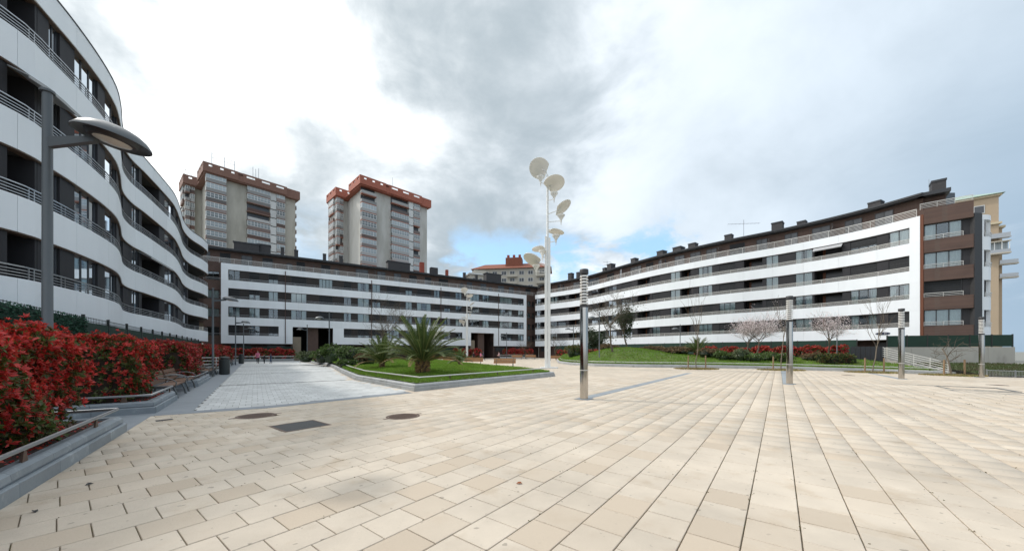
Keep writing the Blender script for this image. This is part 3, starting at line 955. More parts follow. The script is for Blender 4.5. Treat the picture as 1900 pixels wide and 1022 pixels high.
def shell(b, path, ua, ub, gaps=(), z1=Z_TOP):
    """inner back wall of the rooms, floors, roof deck"""
    segs = []; cur = ua
    for g0, g1 in gaps: segs.append((cur, g0)); cur = g1
    segs.append((cur, ub))
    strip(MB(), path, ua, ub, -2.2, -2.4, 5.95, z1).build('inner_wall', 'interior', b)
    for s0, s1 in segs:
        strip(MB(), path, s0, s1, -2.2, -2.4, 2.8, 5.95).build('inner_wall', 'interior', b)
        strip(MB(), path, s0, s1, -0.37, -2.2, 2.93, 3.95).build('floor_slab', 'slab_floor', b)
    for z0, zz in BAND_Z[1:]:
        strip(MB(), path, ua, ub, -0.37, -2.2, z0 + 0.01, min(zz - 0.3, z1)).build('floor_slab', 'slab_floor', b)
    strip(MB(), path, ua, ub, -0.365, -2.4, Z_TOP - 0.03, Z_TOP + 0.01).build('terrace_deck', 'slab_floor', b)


def attic(b, path, ua, ub, wins, chims, arches, seed, dividers=(), d=-1.6):
    rg = random.Random(seed)
    strip(MB(), path, ua, ub, d, d - 0.3, Z_TOP, 18.3).build('attic_wall', 'brick', b)
    for (a, c) in wins:
        u0, u1 = path.u_px(a, d), path.u_px(c, d)
        if u1 - u0 < 0.3: continue
        window(b, path, u0, u1, 16.15, 17.85, d + 0.05, 2 if u1 - u0 < 2.4 else 3, rg.choice('ddscp'), rg, glass='far_dark')
    for (a, c) in arches:
        u0, u1 = path.u_px(a, d), path.u_px(c, d); uc, r = (u0 + u1) / 2, (u1 - u0) / 2
        vs = []; n = 14
        pr = [(uc - r, 16.2), (uc + r, 16.2)] + [(uc + r * math.cos(math.pi * k / n), 17.0 + r * 0.9 * math.sin(math.pi * k / n)) for k in range(n + 1)]
        for dd in (d + 0.06, d + 0.005):
            for u, z in pr: x, y = path.at(u, dd); vs.append((x, y, z))
        K = len(pr)
        o = MB().raw(vs, [tuple(range(K)), tuple(range(K, 2 * K))[::-1]] + [(j, (j + 1) % K, K + (j + 1) % K, K + j) for j in range(K)]).build('arched_window', 'frame', b)
        strip(MB(), path, uc - r * 0.72, uc + r * 0.72, d + 0.075, d + 0.062, 16.35, 17.0 + r * 0.45, 99).build('pane', 'far_dark', o)
    rf = sweep(MB(), path, ua - 0.2, ub + 0.2, [(-0.75, 18.22), (-0.72, 18.58), (-9.0, 20.0), (-9.0, 18.22)], 1.5).build('roof', 'roof', b)
    sweep(MB(), path, ua - 0.2, ub + 0.2, [(-0.60, 18.36), (-0.60, 18.50), (-0.70, 18.50), (-0.70, 18.36)], 1.5).build('gutter', 'frame', rf)
    for (a, c, ytop, dd) in chims:
        u = path.u_px((a + c) / 2, dd); x, y = path.at(u, dd); wd = (c - a) / F * y * 0.9
        zt = EYE + (652 - ytop) * y / F
        ch = MB(); an = path.ang(u)
        ch.obox((x, y, (18.6 + zt - 0.18) / 2), (wd, min(wd, 1.6), zt - 0.18 - 18.6), an); o = ch.build('chimney', 'chimney', rf)
        ch = MB(); ch.obox((x, y, zt - 0.09), (wd * 1.08, min(wd, 1.6) * 1.1, 0.16), an)
        ch.build('chimney', 'roof', rf)
    railing(b, path, ua, ub, Z_TOP, -0.18, [0.18, 0.34, 0.50, 0.66, 0.82], 1.9, 0.014, 'rail_pale', 0.028)
    for a in dividers:
        u = path.u_px(a, -0.8)
        strip(MB(), path, u, u + 0.04, -0.25, d, Z_TOP + 0.05, 17.7, 99).build('glass_divider', 'glass_clear', b)


# ---- the building across the square
C_PATH = Path([(-56.0, 50.53), (-47.0, 56.3), (3.7, 88.8), (9.0, 92.2)])
cb = thing('apartment_building', 'long dark windowed apartment block with white bands and two passages, facing across the square', 'building', (-20.0, 73.6, 0))
cu = lambda px, d=0.0: C_PATH.u_px(px, d)
CA, CB_ = cu(410), cu(977)
ccols = [(424, 445, 2), (462, 482, 2), (498, 516, 2), (540, 569, 3), (592, 617, 4), (638, 652, 2), (664, 685, 2), (691, 706, 2), (718, 741, 4), (753, 765, 2), (774, 800, 3),
         (806, 816, 2), (825, 836, 2), (846, 857, 2), (872, 890, 3), (896, 908, 2), (928, 951, 3), (962, 971.3, 2)]
rg = random.Random(11)
cset = [(cu(a), cu(c), n, 'W') for a, c, n in ccols]
pass1 = (cu(543), cu(618)); pass2 = (cu(874), cu(917))
uL, uR = cu(423.5), cu(971.8)
for k, z in enumerate(ROWS):
    if k:
        facade_row(cb, C_PATH, z, uL, uR, cset, 'brown_panel', rg, 'cccsspd')
        railing(cb, C_PATH, uL, uR, z, -0.04, [0.14, 0.36], 3.0, 0.014, 'rail', 0.022)
    else:
        for a, c in ((423.5, 517), (638, 858), (929.5, 971.8)):
            ua, ub = cu(a), cu(c)
            facade_row(cb, C_PATH, z, ua, ub, [q for q in cset if q[0] >= ua - 0.3 and q[1] <= ub + 0.3], 'brown_panel', rg, 'ccsspdd')
            railing(cb, C_PATH, ua, ub, z, -0.04, [0.14, 0.36], 3.0, 0.014, 'rail', 0.022)
        for a, c in ((517, 543), (618, 638), (858, 874), (917, 929.5)):
            white_run(cb, C_PATH, cu(a) + 0.005, cu(c) - 0.005, 4.255, 5.925, 4.0, trim=False)
    for a, c in ((CA, uL), (uR, CB_)):
        white_run(cb, C_PATH, a, c - 0.004, z + 0.005, z + OPEN_H - 0.005, 9, trim=False)
for k, (z0, z1) in enumerate(BAND_Z):
    if k: white_run(cb, C_PATH, CA, CB_, z0, z1, 3.6)
    else:
        for a, c in ((CA, pass1[0]), (pass1[1], pass2[0]), (pass2[1], CB_)): white_run(cb, C_PATH, a, c, z0, z1, 3.6)
for px in (529.5, 689.5, 818, 925):
    u = cu(px); strip(MB(), C_PATH, u - 0.06, u + 0.06, 0.09, 0.004, 3.0, 15.6, 99).build('downpipe', 'brick_dark', cb)
shell(cb, C_PATH, CA, CB_, (pass1, pass2))
# recessed brick bays at both ends
for a, c, wins in ((C_PATH.u_px(378, -1.5), CA, ((383, 407),)), (CB_, C_PATH.u_px(1001, -1.2), ((979, 984), (987, 991)))):
    for k, (z0, z1) in enumerate(BAND_Z): strip(MB(), C_PATH, a, c, -1.2, -1.6, z0 - 0.3, z1 + (0 if k < 4 else 0.5)).build('brick_band', 'brick', cb)
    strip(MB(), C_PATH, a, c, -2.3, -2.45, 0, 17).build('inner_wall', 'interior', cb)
    for z in ROWS:
        cur = a
        for w0, w1 in wins:
            u0, u1 = C_PATH.u_px(w0, -1.3), C_PATH.u_px(w1, -1.3)
            if u0 > cur + 0.02: strip(MB(), C_PATH, cur, u0, -1.25, -1.6, z, z + OPEN_H - 0.3).build('wall_panel', 'brick', cb)
            window(cb, C_PATH, u0, u1, z, z + OPEN_H - 0.3, -1.4, 3 if u1 - u0 > 2 else 2, rg.choice('ccd'), rg); cur = u1
        if c > cur + 0.02: strip(MB(), C_PATH, cur, c, -1.25, -1.6, z, z + OPEN_H - 0.3).build('wall_panel', 'brick', cb)
        railing(cb, C_PATH, a, c, z, -1.15, [0.14, 0.36], 3.0, 0.014)
    strip(MB(), C_PATH, a, c, -0.02, -1.2, 2.6, 2.9).build('floor_slab', 'brick_dark', cb) if False else None
    strip(MB(), C_PATH, a, c, -1.62, -2.28, 0, 2.6).build('ground_floor_wall', 'brick_dark', cb)
# ground floor set back under the white front, passages
for a, c in ((CA, pass1[0]), (pass1[1], pass2[0]), (pass2[1], CB_)):
    strip(MB(), C_PATH, a, c, -1.4, -1.7, 0, 2.85).build('ground_floor_wall', 'brick_dark', cb)
    n = int((c - a) / 4.5)
    for k in range(n):
        u = a + (c - a) * (k + 0.5) / n
        window(cb, C_PATH, u - 1.3, u + 1.3, 1.7, 2.7, -1.33, 3, 'd', rg, glass='far_dark')
for a, c in (pass1, pass2):
    w = c - a; o = MB()
    strip(o, C_PATH, a - 0.3, a, -0.37, -9, 0, 5.9, 99); strip(o, C_PATH, c, c + 0.3, -0.37, -9, 0, 5.9, 99)
    p = o.build('passage', 'brick_dark', cb)
    strip(MB(), C_PATH, a, c, -0.365, -9, 5.93, 6.2, 99).build('ceiling', 'interior', p)
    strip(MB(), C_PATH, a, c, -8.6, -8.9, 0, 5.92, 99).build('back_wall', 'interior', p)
    strip(MB(), C_PATH, a + 0.36 * w, a + 0.63 * w, -0.9, -3.4, 0, 5.92, 99).build('pier', 'brick', p)
    if c - a > 6: strip(MB(), C_PATH, a + 0.02, a + 0.2 * w, -0.6, -1.2, 0, 4.2, 99).build('stone_door', 'stone_door', p)
attic(cb, C_PATH, 1.0, C_PATH.u_px(1003, -1.6),
      [(383, 390), (408, 428), (448, 468), (487, 506), (550, 566), (596, 613), (660, 683), (700, 715), (731, 744), (759, 773), (788, 800), (814, 831), (866, 876), (892, 902), (924, 935), (944, 953), (975, 984)],
      [(438, 479, 452, -5), (479, 501, 455, -5.4), (521, 527, 459, -3), (546, 553, 464, -3), (599, 605, 471, -3), (629, 636, 475, -3), (717, 761, 487, -5), (859, 864, 506, -3), (881, 886, 510, -3), (896, 931, 508.5, -5)],
      [(531, 543), (619, 630), (853, 860), (907, 913)], 3, (582, 695, 809, 889, 961))
cp = [C_PATH.at(u, -2.5) for u in (1.0, CA, CB_, C_PATH.L - 1)]
core = cp + [(q[0] - 6.4, q[1] + 10.2) for q in reversed(cp)]
MB().prism(core, 6.3, 18.2).build('rear_block', 'brick_dark', cb)

# ---- the curved building on the right
R_PTS = [(2.0, 93.0), (5.9, 89.0), (15.5, 79.0), (20.7, 69.3), (25.6, 60.7), (31.6, 53.1), (36.9, 47.6), (41.0, 41.9), (43.2, 36.9)]
R_PATH = Path(R_PTS, 8)
rb_ = thing('apartment_building', 'curved white banded apartment block in daylight on the right with silver balcony rails', 'building', (30.0, 57.0, 0))
ru = lambda px, d=0.0: R_PATH.u_px(px, d)
RA, RB = ru(993), ru(1707)
rcols = [(995, 1002, 2, 'W'), (1003, 1011, 2, 'L'), (1021, 1033, 2, 'W'), (1035, 1049, 2, 'W'), (1054, 1075, 2, 'L'), (1080, 1090, 2, 'W'), (1097, 1108, 2, 'W'), (1109, 1122, 2, 'L'), (1128, 1143, 2, 'W'), (1153, 1172, 3, 'W'),
         (1181, 1206, 2, 'L'), (1209, 1224, 2, 'W'), (1243, 1261, 2, 'W'), (1262, 1282, 2, 'L'), (1295, 1321, 3, 'W'), (1334, 1364, 3, 'W'), (1378, 1416, 2, 'L'), (1421, 1444, 2, 'W'),
         (1475, 1507, 2, 'W'), (1508, 1565, 2, 'L'), (1577, 1626, 3, 'W'), (1648, 1686, 2, 'W')]
rset = [(ru(a), ru(c), n, t) for a, c, n, t in rcols]
rg = random.Random(23)
uL, uR = RA + 0.02, ru(1687)
for k, z in enumerate(ROWS):
    facade_row(rb_, R_PATH, z, uL, uR, rset, 'grey_panel', rg, 'cccsspd')
    railing(rb_, R_PATH, uL, uR, z, -0.04, [0.10, 0.21, 0.32, 0.45], 2.6, 0.016, 'rail_pale', 0.026)
    white_run(rb_, R_PATH, uR + 0.004, RB, z + 0.005, z + OPEN_H - 0.005, 9, trim=False)
for z0, z1 in BAND_Z: white_run(rb_, R_PATH, RA, RB, z0, z1, 3.4)
shell(rb_, R_PATH, RA, RB)
strip(MB(), R_PATH, RA, RB, -1.4, -1.7, 0, 2.85).build('ground_floor_wall', 'brick_dark', rb_)
for k in range(13):
    u = RA + (RB - RA) * (k + 0.5) / 13; window(rb_, R_PATH, u - 1.6, u + 1.6, 1.6, 2.7, -1.33, 3, 'd', rg, glass='far_dark')
attic(rb_, R_PATH, RA + 0.5, RB - 0.3,
      [(1013, 1024), (1035, 1047), (1064, 1076), (1100, 1112), (1127, 1139), (1150, 1160), (1170, 1190), (1199, 1212), (1222, 1236), (1252, 1270), (1281, 1300), (1311, 1330), (1354, 1382), (1404, 1424), (1456, 1480), (1507, 1541), (1568, 1600), (1624, 1658)],
      [(1055, 1064, 507, -4), (1070, 1076, 505, -4), (1119, 1127, 497, -4), (1128, 1140, 490, -4), (1172, 1183, 479.6, -4), (1221, 1235, 466, -4), (1251, 1268, 459, -4), (1279, 1293, 452, -4), (1346, 1359, 436, -4), (1434, 1452, 413.7, -4), (1481, 1495, 411, -4), (1616, 1635, 375, -4)],
      [], 5, (1000, 1042, 1095, 1156, 1230, 1335, 1428, 1546))
# lounging awning on the upper floor, sign by the entrance
u0, u1 = ru(1509), ru(1563)
aw = MB(); sweep(aw, R_PATH, u0, u1, [(-0.1, 14.86), (0.35, 14.50), (0.36, 14.38), (0.33, 14.38), (0.32, 14.48), (-0.1, 14.82)], 0.7); aw.build('awning', 'awning', rb_)
us = ru(1638); vs = []; n = 24
for dd in (0.03, 0.006):
    for k in range(n):
        x, y = R_PATH.at(us + 0.62 * math.cos(2 * math.pi * k / n), dd); vs.append((x, y, 3.62 + 0.16 * math.sin(2 * math.pi * k / n)))
sg = MB().raw(vs, [tuple(range(n)), tuple(range(n, 2 * n))[::-1]] + [(j, (j + 1) % n, n + (j + 1) % n, n + j) for j in range(n)]).build('oval_sign', 'sign_blue', rb_)
lt = MB()
for k in range(6):
    if k != 3: strip(lt, R_PATH, us - 0.36 + k * 0.12, us - 0.36 + k * 0.12 + 0.075, 0.036, 0.031, 3.58, 3.66, 99)
lt.build('lettering', 'window_white', sg)
# brick wing at the near end
W_PATH = Path([(43.2, 36.9), (45.75, 34.55)])
wa, wb = 0.25, W_PATH.L
strip(MB(), W_PATH, -0.0, 0.22, 0.02, -0.4, 2.7, 16.0, 99).build('corner_trim', 'timber_door', rb_)
for k, (z0, z1) in enumerate(BAND_Z):
    strip(MB(), W_PATH, wa, wb, 0.0 if k < 4 else 0.02, -0.5, z0 - (0.25 if k == 0 else 0.0), z1 + (0.0 if k < 4 else 0.65), 99).build('brick_band', 'brick', rb_)
for k, z in enumerate(ROWS):
    window(rb_, W_PATH, wa + 0.05, wa + 2.55, z, z + OPEN_H, -0.35, 3, 'pscc'[k % 4] if k else 'c', rg)
    strip(MB(), W_PATH, wa + 2.57, wb, -0.30, -0.5, z, z + OPEN_H, 99).build('wall_panel', 'grey_panel', rb_)
    railing(rb_, W_PATH, wa, wa + 2.6, z, -0.04, [0.1, 0.25, 0.42], 1.3, 0.014, 'rail_pale')
strip(MB(), W_PATH, 0, wb, -1.5, -1.7, 0, 16).build('inner_wall', 'interior', rb_)
for z0, zz in BAND_Z: strip(MB(), W_PATH, 0.02, wb - 0.02, -0.5, -1.5, z0 + 0.02, zz - 0.3).build('floor_slab', 'slab_floor', rb_)
strip(MB(), W_PATH, -0.4, 2.0, -1.9, -2.2, 15.9, 18.6).build('attic_wall', 'brick', rb_)
sweep(MB(), W_PATH, -0.4, 2.2, [(-0.9, 18.22), (-0.87, 18.58), (-8, 20.2), (-8, 18.22)]).build('roof', 'roof', rb_)
x, y = W_PATH.at(1.6, -3.0)
MB().obox((x, y, 19.2), (1.0, 1.3, 1.4), W_PATH.ang(1)).build('chimney', 'chimney', rb_)
MB().obox((x, y, 20.0), (1.1, 1.4, 0.2), W_PATH.ang(1)).build('chimney_cap', 'roof', rb_)
railing(rb_, W_PATH, 0, wb, 16.58, -0.15, [0.15, 0.3, 0.45, 0.6], 1.2, 0.014, 'rail_pale')
MB().prism([(45.78, 34.5), (46.6, 34.55), (47.1, 37.5), (46.2, 38.0)], 2.6, 15.3).build('dark_pier', 'dark_cap', rb_)
E_PATH = Path([(46.65, 34.75), (47.7, 34.85), (48.6, 35.45), (49.05, 36.5), (49.2, 38.0), (49.2, 44.0)], 8)
for z0, z1 in BAND_Z: strip(MB(), E_PATH, 0, E_PATH.L, 0, -0.3, z0 - 0.2, z1 - (0.7 if z1 > 15 else 0.2), 0.3).build('facade_panel', 'white_panel', rb_)
for z in ROWS:
    strip(MB(), E_PATH, 0, 0.45, -0.02, -0.3, z - 0.2, z + OPEN_H - 0.2, 0.3).build('facade_panel', 'white_panel', rb_)
    strip(MB(), E_PATH, 0.45, 1.75, -0.5, -0.6, z - 0.2, z + OPEN_H - 0.2, 0.3).build('window', 'far_dark', rb_)
    strip(MB(), E_PATH, 1.75, E_PATH.L, -0.02, -0.3, z - 0.2, z + OPEN_H - 0.2, 0.3).build('facade_panel', 'white_panel', rb_)
    railing(rb_, E_PATH, 0.5, 2.4, z - 0.2, 0.05, [0.1, 0.25, 0.42], 1.3, 0.014, 'rail_pale')
cp = [R_PATH.at(u, -2.5) for u in np.linspace(RA, RB - 1, 12)] + [(46.3, 38.2), (48.2, 38.5), (49.0, 44.5)]
core = cp + [(52.0, 50.0), (44.0, 62.0), (33.0, 77.0), (24.0, 90.0), (14.0, 96.0)]
MB().prism(core, 0.0, 15.9).build('rear_block', 'brick_dark', rb_)
# TV aerials fixed to the roof
x, y = ru(1366), 0
ax_, ay_ = R_PATH.at(x, -4.5)
an = MB(); zb, zt = 19.2, EYE + (652 - 408) * ay_ / F
an.tube([(ax_, ay_, zb), (ax_, ay_, zt)], 0.035, 6)
for (h, l, a) in ((0.0, 2.3, 0.1), (-2.6, 1.9, 0.3)):
    an.tube([(ax_ - l * math.cos(a), ay_ + l * math.sin(a), zt - 0.6 + h), (ax_ + l * math.cos(a), ay_ - l * math.sin(a), zt - 0.6 + h)], 0.025, 5)
    for k in range(9):
        q = -l + 2 * l * k / 8; cx, cy = ax_ + q * math.cos(a), ay_ - q * math.sin(a)
        an.tube([(cx - 0.25 * math.sin(a), cy - 0.25, zt - 0.6 + h), (cx, cy + 0.25, zt - 0.6 + h)], 0.012, 4)
an.build('aerial', 'rail', rb_)
an = MB(); x, y = R_PATH.at(ru(1098), -4.5); zt = EYE + (652 - 484) * y / F
an.tube([(x, y, 19), (x, y, zt)], 0.05, 5); an.tube([(x - 0.9, y, zt - 0.3), (x + 0.9, y, zt - 0.3)], 0.035, 4); an.tube([(x - 0.6, y, zt - 0.9), (x + 0.6, y, zt - 0.9)], 0.035, 4)
an.build('aerial', 'rail', rb_)

# ---- the wavy building on the left
L_PTS = [(-21.5, -14), (-19.6, -6), (-18.4, 1.0), (-17.95, 7.0), (-17.9, 12.2), (-18.55, 14.1), (-19.9, 16.6), (-21.4, 18.8), (-23.0, 20.5), (-25.1, 22.5), (-26.4, 24.2), (-27.3, 25.9), (-28.9, 28.7), (-30.8, 31.8), (-33.4, 35.1), (-36.0, 38.2), (-38.0, 41.2), (-39.6, 44.8), (-41.6, 47.6), (-46.0, 50.0)]
L_PATH = Path(L_PTS, 6)
lb_ = thing('apartment_building', 'shaded white apartment block with rippling balcony bands on the left edge', 'building', (-26.0, 24.0, 0))
def lu(px): return L_PATH.u_px(px)
lcols = [(13, 78, 2, 'L'), (99, 119, 2, 'd'), (146, 188, 3, 'W'), (201, 222, 2, 'W'), (228, 233, 1, 'd'), (249, 262, 2, 'W'), (266, 300, 2, 'L'), (309, 325, 2, 'W'), (329, 333, 1, 'd'), (342, 349, 2, 'W'), (351, 361, 2, 'L'), (367, 374, 2, 'W')]
lset = []
for k in range(4): lset += [(2.0 + k * 6.2, 5.4 + k * 6.2, 2, 'L'), (6.2 + k * 6.2, 7.6 + k * 6.2, 2, 'W')]
u_in = lu(2) - 1.0
lset = [q for q in lset if q[1] < u_in] + [(lu(a), lu(c), n, t) for a, c, n, t in lcols]
rg = random.Random(31)
LE = L_PATH.L - 2.5
for z in ROWS:
    facade_row(lb_, L_PATH, z, 0.0, LE, lset, 'grey_panel', rg, 'ccdd')
    railing(lb_, L_PATH, 0, LE, z, -0.04, [0.10, 0.21, 0.32, 0.45], 1.7, 0.014, 'rail', 0.022, pair=True)
for z0, z1 in BAND_Z: white_run(lb_, L_PATH, 0.0, LE, z0, z1, 3.0)
strip(MB(), L_PATH, 0, LE, 0.03, -2.4, Z_TOP + 0.012, Z_TOP + 0.06).build('roof_edge', 'roof', lb_)
shell(lb_, L_PATH, 0, LE)
strip(MB(), L_PATH, 0, LE, -2.0, -2.2, 0, 2.85).build('ground_floor_wall', 'brick_dark', lb_)
cp = [L_PATH.at(u, -2.5) for u in np.linspace(0, LE, 30)]
core = cp + [(-58, 44), (-52, 32), (-44, 20), (-36, 8), (-34, -14)]
MB().prism(core, 0, 15.9).build('rear_block', 'brick_dark', lb_)
for (a, c, k) in ((262, 305, 1), (20, 118, 2)):
    u0, u1 = lu(a), lu(c); z = ROWS[k] + OPEN_H
    aw = MB(); sweep(aw, L_PATH, u0, u1, [(-0.2, z - 0.04), (0.55, z - 0.38), (0.56, z - 0.50), (0.53, z - 0.50), (0.52, z - 0.41), (-0.2, z - 0.09)], 0.7); aw.build('awning', 'awning', lb_)

# ------------------------------------------------------------------ tall buildings behind
def tower(label, L, Rr, H, wall, par, seed):
    ang = math.atan2(Rr[1] - L[1], Rr[0] - L[0]); W = math.hypot(Rr[0] - L[0], Rr[1] - L[1])
    t = thing('tower_block', label, 'tower', (L[0], L[1], 0), ang, None, True)
    rg = random.Random(seed); fh = 2.85; zt = H - 2.85
    MB().box(0.6, W - 0.6, 0, 14, 0, H - 2.8).build('wall', wall, t)
    MB().box(-3.3, 6.5, 14.01, 21.5, 0, H - 2.81).build('wall', wall, t)
    MB().box(1.5, 6, -0.002, 1, 0, H - 3.2).build('wall', wall, t) if False else None
    k = W / 23.8
    specs = [('corner', -0.5, 4.2 * k, -1.3, 0.0, 5), ('wide', 9.4 * k, 15.6 * k, -1.1, 0.0, 7), ('panel', 15.62 * k, 17.3 * k, -0.95, 0.0, 0), ('narrow', 17.32 * k, 19.8 * k, -1.1, 0.0, 3),
             ('wing', -3.5, -2.4, 12.5, 14.0, 2), ('wing', -2.3, -1.2, 12.9, 14.0, 2), ('wingside', -3.9, -3.31, 15.0, 20.0, 2), ('end', W - 0.6, W + 0.3, 1.5, 5.5, 2)]
    nfl = int((zt - 12) / fh)
    for (nm, x0, x1, y0, y1, n) in specs:
        # template meshes shared by the floors
        if nm == 'panel':
            pm_ = MB().box(x0, x1, y0, y1, 0.0, fh - 0.3).mesh('bay_panel', 'window_white')
            for f in range(nfl): link_mesh('bay_panel', pm_, t, (0, 0, zt - (f + 1) * fh))
            continue
        slab = MB().box(x0, x1, y0, y1, 0, 0.30).mesh('balcony', 'slab_brown' if seed == 1 else 'slab_red')
        bal = MB(); bal.box(x0 + 0.05, x1 - 0.05, y0 - 0.03, y0 + 0.05, 0.301, 1.25)
        if nm in ('corner', 'wing', 'wingside'): bal.box(x0 - 0.03, x0 + 0.05, y0 + 0.06, y1, 0.381, 1.25)
        balm = bal.mesh('balustrade', 'balustrade')
        fr = MB(); z0, z1 = 1.252, fh - 0.01
        for i in range(n + 1):
            x = x0 + 0.08 + (x1 - x0 - 0.16) * i / n; fr.box(x - 0.06, x + 0.06, y0 - 0.02, y0 + 0.06, z0, z1)
        for zc in (z0 + 0.07, z0 + 0.85, z1 - 0.09): fr.box(x0 + 0.03, x1 - 0.03, y0 - 0.015, y0 + 0.05, zc - 0.06, zc + 0.06)
        if nm in ('corner', 'wing', 'wingside'):
            m = max(2, int((y1 - y0) / 1.2))
            for i in range(1, m + 1):
                y = y0 + (y1 - y0) * i / m - 0.05; fr.box(x0 - 0.02, x0 + 0.06, y - 0.05, y + 0.05, z0, z1)
            fr.box(x0 - 0.015, x0 + 0.05, y0 + 0.07, y1, z0, z0 + 0.1)
        frm = fr.mesh('glazing_frame', 'window_white')
        pn = MB(); pn.box(x0 + 0.06, x1 - 0.06, y0 + 0.02, y1, z0 + 0.02, z1 - 0.02); pnm = pn.mesh('pane', 'far_glass')
        for f in range(nfl):
            z = zt - (f + 1) * fh
            o = link_mesh('balcony', slab, t, (0, 0, z))
            link_mesh('balustrade', balm, o)
            if rg.random() < 0.86 and nm != 'end' or (nm == 'wing' and f > 2 and rg.random() < .5):
                link_mesh('glazing_frame', frm, o); link_mesh('pane', pnm, o)
            else:
                d = MB().box(x0 + 0.1, x1 - 0.1, y1 - 0.02 if nm != 'end' else y0 + 1, y1 + 0.02, 0.4, fh - 0.05)
                d.build('recess', 'far_dark', o)
    # orange parapet with slots
    p = MB()
    def run(x0, x1, y0, y1, along, z):
        p.box(x0, x1, y0, y1, z, z + 1.7); p.box(x0, x1, y0, y1, z + 2.35, z + 2.75)
        n = 3 if max(x1 - x0, y1 - y0) > 6 else 2
        for i in range(n + 1):
            if along == 'x':
                c = x0 + (x1 - x0) * i / n; a = max(x0, c - 0.9); b = min(x1, c + 0.9); p.box(a, b, y0, y1, z + 1.701, z + 2.349)
            else:
                c = y0 + (y1 - y0) * i / n; a = max(y0, c - 0.9); b = min(y1, c + 0.9); p.box(x0, x1, a, b, z + 1.701, z + 2.349)
    z = zt - 0.0
    run(-0.9, 7.0 * k, -1.9, -1.5, 'x', z); run(-1.3, -0.901, -1.9, 8.0, 'y', z)
    run(7.0 * k + 0.001, 8.2 * k, -1.7, -1.3, 'x', z); run(8.2 * k + 0.001, 20.2 * k, -1.8, -1.4, 'x', z); run(20.2 * k + 0.001, W + 0.1, -1.2, -0.8, 'x', z - 0.01)
    run(W + 0.1 + 0.001, W + 0.5, -1.2, 14, 'y', z - 0.01)
    run(-3.7, 1.6, 11.9, 12.3, 'x', z - 0.3); run(-4.1, -3.701, 11.9, 21.5, 'y', z - 0.3)
    p.box(-0.9, W + 0.09, -1.52, 14, z - 0.35, z - 0.001); p.box(-3.7, 6.5, 12.31, 21.5, z - 0.66, z - 0.301)
    p.build('parapet', par, t)
    MB().box(8.8 * k, 14 * k, 7, 11, z, z + 2.2).build('lift_house', wall, t)
    a = MB()
    if seed == 1:
        for (x, y, h) in ((1.0, 0, 4.6), (4.0, 0, 4.2), (6.6, 0.5, 4.2), (11.5, 1, 4.8), (12.3, 1.2, 4.4), (13.0, 0.8, 4.8)): a.tube([(x, y, z + 2), (x, y, z + 3.4 + h * 0.75)], 0.09, 5)
        for h in (5.4, 6.5): a.tube([(1.0, 0, z + h), (6.6, 0.5, z + h)], 0.05, 4)
        a.tube([(-3.2, 16, z - 0.4), (-3.2, 16, z + 5.6)], 0.07, 5); a.tube([(-3.2, 16, z + 5.6), (-0.5, 17, z + 3.6)], 0.06, 4)
    else: a.tube([(12, 3, z), (12, 3, z + 8)], 0.07, 5)
    a.build('aerial', 'rail', t)
    return t


tower('beige concrete tower block with brown slotted parapet and roof aerials, further left', (-91.7, 105.0), (-76.0, 123.4), 57.9, 'tower_wall', 'parapet_brown', 1)
tower('pale tower block with bright red slotted parapet, right of the browner tower', (-48.9, 113.5), (-31.4, 131.0), 58.2, 'tower_wall_pale', 'parapet_red', 2)

# red brick house showing over the far roof
h = thing('house', 'small red brick house top with chimneys over the far roof right of the towers', 'house', (-24.5, 112, 0), R(30), None, True)
MB().box(-5, 5.5, 0, 8, 0, 25.8).build('wall', 'red_house', h)
o = MB().raw([(-5.4, -0.4, 25.81), (5.9, -0.4, 25.81), (5.9, 8.4, 25.81), (-5.4, 8.4, 25.81), (-3, 4, 27.4), (3.5, 4, 27.4)], [(0, 1, 5, 4), (1, 2, 5), (2, 3, 4, 5), (3, 0, 4), (3, 2, 1, 0)]).build('roof', 'roof', h)
MB().box(-4.4, -3.1, 2, 3.3, 25.8, 30.2).build('chimney', 'red_house', o); MB().box(-1.0, 1.4, 2, 3.5, 25.8, 29.0).build('chimney', 'chimney', o); MB().box(4.2, 5.0, 2, 3.0, 25.8, 28.8).build('chimney', 'red_house', o)
for x in (-3.5, -0.8, 2.0, 4.2):
    w = MB().box(x - 0.6, x + 0.6, -0.05, 0.02, 22.4, 24.6).build('window', 'window_white', h); MB().box(x - 0.5, x + 0.5, -0.07, -0.051, 22.5, 24.5).build('pane', 'far_dark', w)
h = thing('house', 'low white roof house between the red house and the beige block', 'house', (-11.5, 128, 0), R(25), None, True)
MB().box(-4, 4.2, 0, 6, 0, 29.6).build('wall', 'cream_wall', h); MB().box(-4.5, 4.7, -0.5, 6.5, 29.61, 30.1).build('roof', 'window_white', h)
MB().box(-2, 2.6, 1, 4, 30.11, 31.6).build('roof_room', 'cream_wall', h)
for x in (-2.6, 0, 2.6):
    w = MB().box(x - 0.6, x + 0.6, -0.05, 0.02, 26.4, 28.4).build('window', 'window_white', h); MB().box(x - 0.5, x + 0.5, -0.07, -0.051, 26.5, 28.3).build('pane', 'far_dark', w)

# beige block with tiled roof behind the corner




